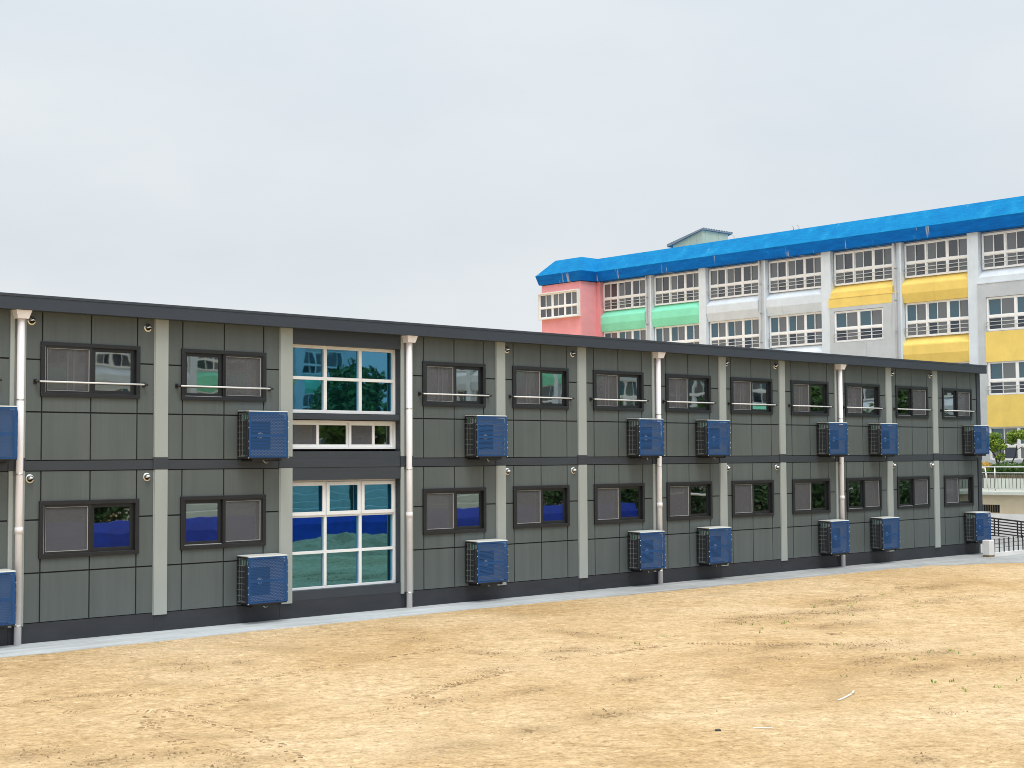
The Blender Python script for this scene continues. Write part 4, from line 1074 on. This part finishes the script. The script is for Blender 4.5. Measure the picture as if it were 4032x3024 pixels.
m_ = MB(); m_.tube([(0, -1.8, 0), (0, -1.8, 2.0), (0, 1.8, 2.0), (0, 1.8, 0)], 0.055, 8); m_.tube([(0, -1.8, 2.0), (1.0, -1.8, 0)], 0.03, 8); m_.tube([(0, 1.8, 2.0), (1.0, 1.8, 0)], 0.03, 8); m_.build('goal_frame', 'goalnet', gp)
limbs = [([(0, 0, 0), (.05, .1, 1.2), (0, 0, 2.4), (.1, -.1, 4.0)], .16, .05), ([(0, 0, 1.8), (.7, .5, 3.2)], .07, .02), ([(0, 0, 2.0), (-.7, -.4, 3.4)], .07, .02), ([(0, 0, 2.3), (.2, -.9, 3.6)], .06, .02)]
cl = [(0, 0, 4.4, 1.5, 1.5, 1.0), (1.0, .6, 3.4, 1.1, 1.1, .8), (-.9, -.5, 3.5, 1.1, 1.2, .8), (.3, -1.1, 3.6, 1.0, 1.0, .8), (-.3, .9, 3.1, 1.0, 1.0, .7), (0, 0, 2.5, 1.2, 1.2, .6)]
t0 = tree('broadleaf_tree', (64.0, -12.5, 1.99), limbs, cl, 5200, .16, 'leaf', 'round green tree on the terrace seen mirrored in the windows', 'terrace trees mirrored in the windows', 11)
for x, y, s, rz_, lb in ((63.6, -18.5, 1.05, 1.0, 'round green tree second along the terrace, seen mirrored in the windows'), (64.2, -25.0, .95, 2.2, 'round green tree third along the terrace, seen mirrored in the windows'), (63.5, -34, 1.1, 3.5, 'round green tree fourth along the terrace, seen mirrored in the windows'), (45.5, -34.5, 1.25, 4.4, 'largest tree, beside the stepped stand, mirrored in the upper stair window')):
    o = copy_tree(t0); o.location = (x, y, 1.99 if x > 60 else 0.3); o.scale = (s, s, s*(1.25 if x < 60 else 1)); o.rotation_euler = (0, 0, rz_); o['label'] = lb
hd = None
for k, (x, y, s_) in enumerate(((57.5, -9.6, 1.0), (57.2, -13.6, 1.1), (57.8, -18.0, 1.0), (57.0, -22.5, 1.15), (57.4, -27.0, 1.05), (56.8, -31.5, 1.1), (30.5, -36.5, 1.5))):
    lb = ('nearest to', 'second from', 'third from', 'fourth from', 'fifth from', 'farthest from', 'standing alone far from')[k] + ' the grey building, a dense dark bush mirrored in the lower windows'
    if hd is None:
        hd = o = thing('dense_bush', (0, 0, 0), lb, 'bush', 'dense bushes mirrored in the lower windows')
        crown_mesh([(0, 0, 1.2, 1.7, 2.2, 1.35), (.2, 1.0, 2.0, 1.2, 1.2, .9), (-.2, -1.1, 1.9, 1.2, 1.2, .9)], 5200, .13, seed=21).build('foliage', 'leaf_dark', o)
        m_ = MB(); m_.tube([(0, 0, 0), (.05, .1, .8), (0, 0, 1.6)], [.12, .09, .04], 8); m_.build('stem', 'bark', o)
    else: o = copy_tree(hd); o['label'] = lb
    o.location = (x, y, 0); o.scale = (s_, s_, s_); o.rotation_euler = (0, 0, k*1.3)
# white wing closing the yard behind
W_ = thing('school_wing', (46, -66, 0), 'white school wing with green bands mirrored in the windows at left', 'building')
m_ = MB(); m_.box(-26, 23, -10, -0.3, 0, 16.2); m_.build('wall', 'white_paint', W_)
for k in range(10):
    xa = -25.6+4.73*k
    m_ = MB(); m_.box(xa-0.3, xa+0.3, -0.3, 0.05, 0, 16); m_.build('pier', 'white_paint', W_)
    for lv, z in enumerate((5.3, 8.75, 12.2)):
        m_ = MB(); m_.prism([(-0.3, z+1.35), (0.02, z+0.9), (0.02, z+0.4), (-0.2, z), (-0.3, z)], 0, xa+0.3, xa+4.43); m_.build('spandrel', ('green_paint', 'white_paint', 'white_paint', 'green_paint', 'yellow_paint')[(k+lv) % 5], W_)
    for r, (z0, z1) in enumerate(ROWS):
        o = copy_tree(SW[(2, 9)] if r else SW[(0, 0)], W_); o.rotation_euler = (0, 0, -math.pi/2)
        o.location = (xa+2.36, -0.24, (z0+z1)/2); o.scale = (1, 1, 1)
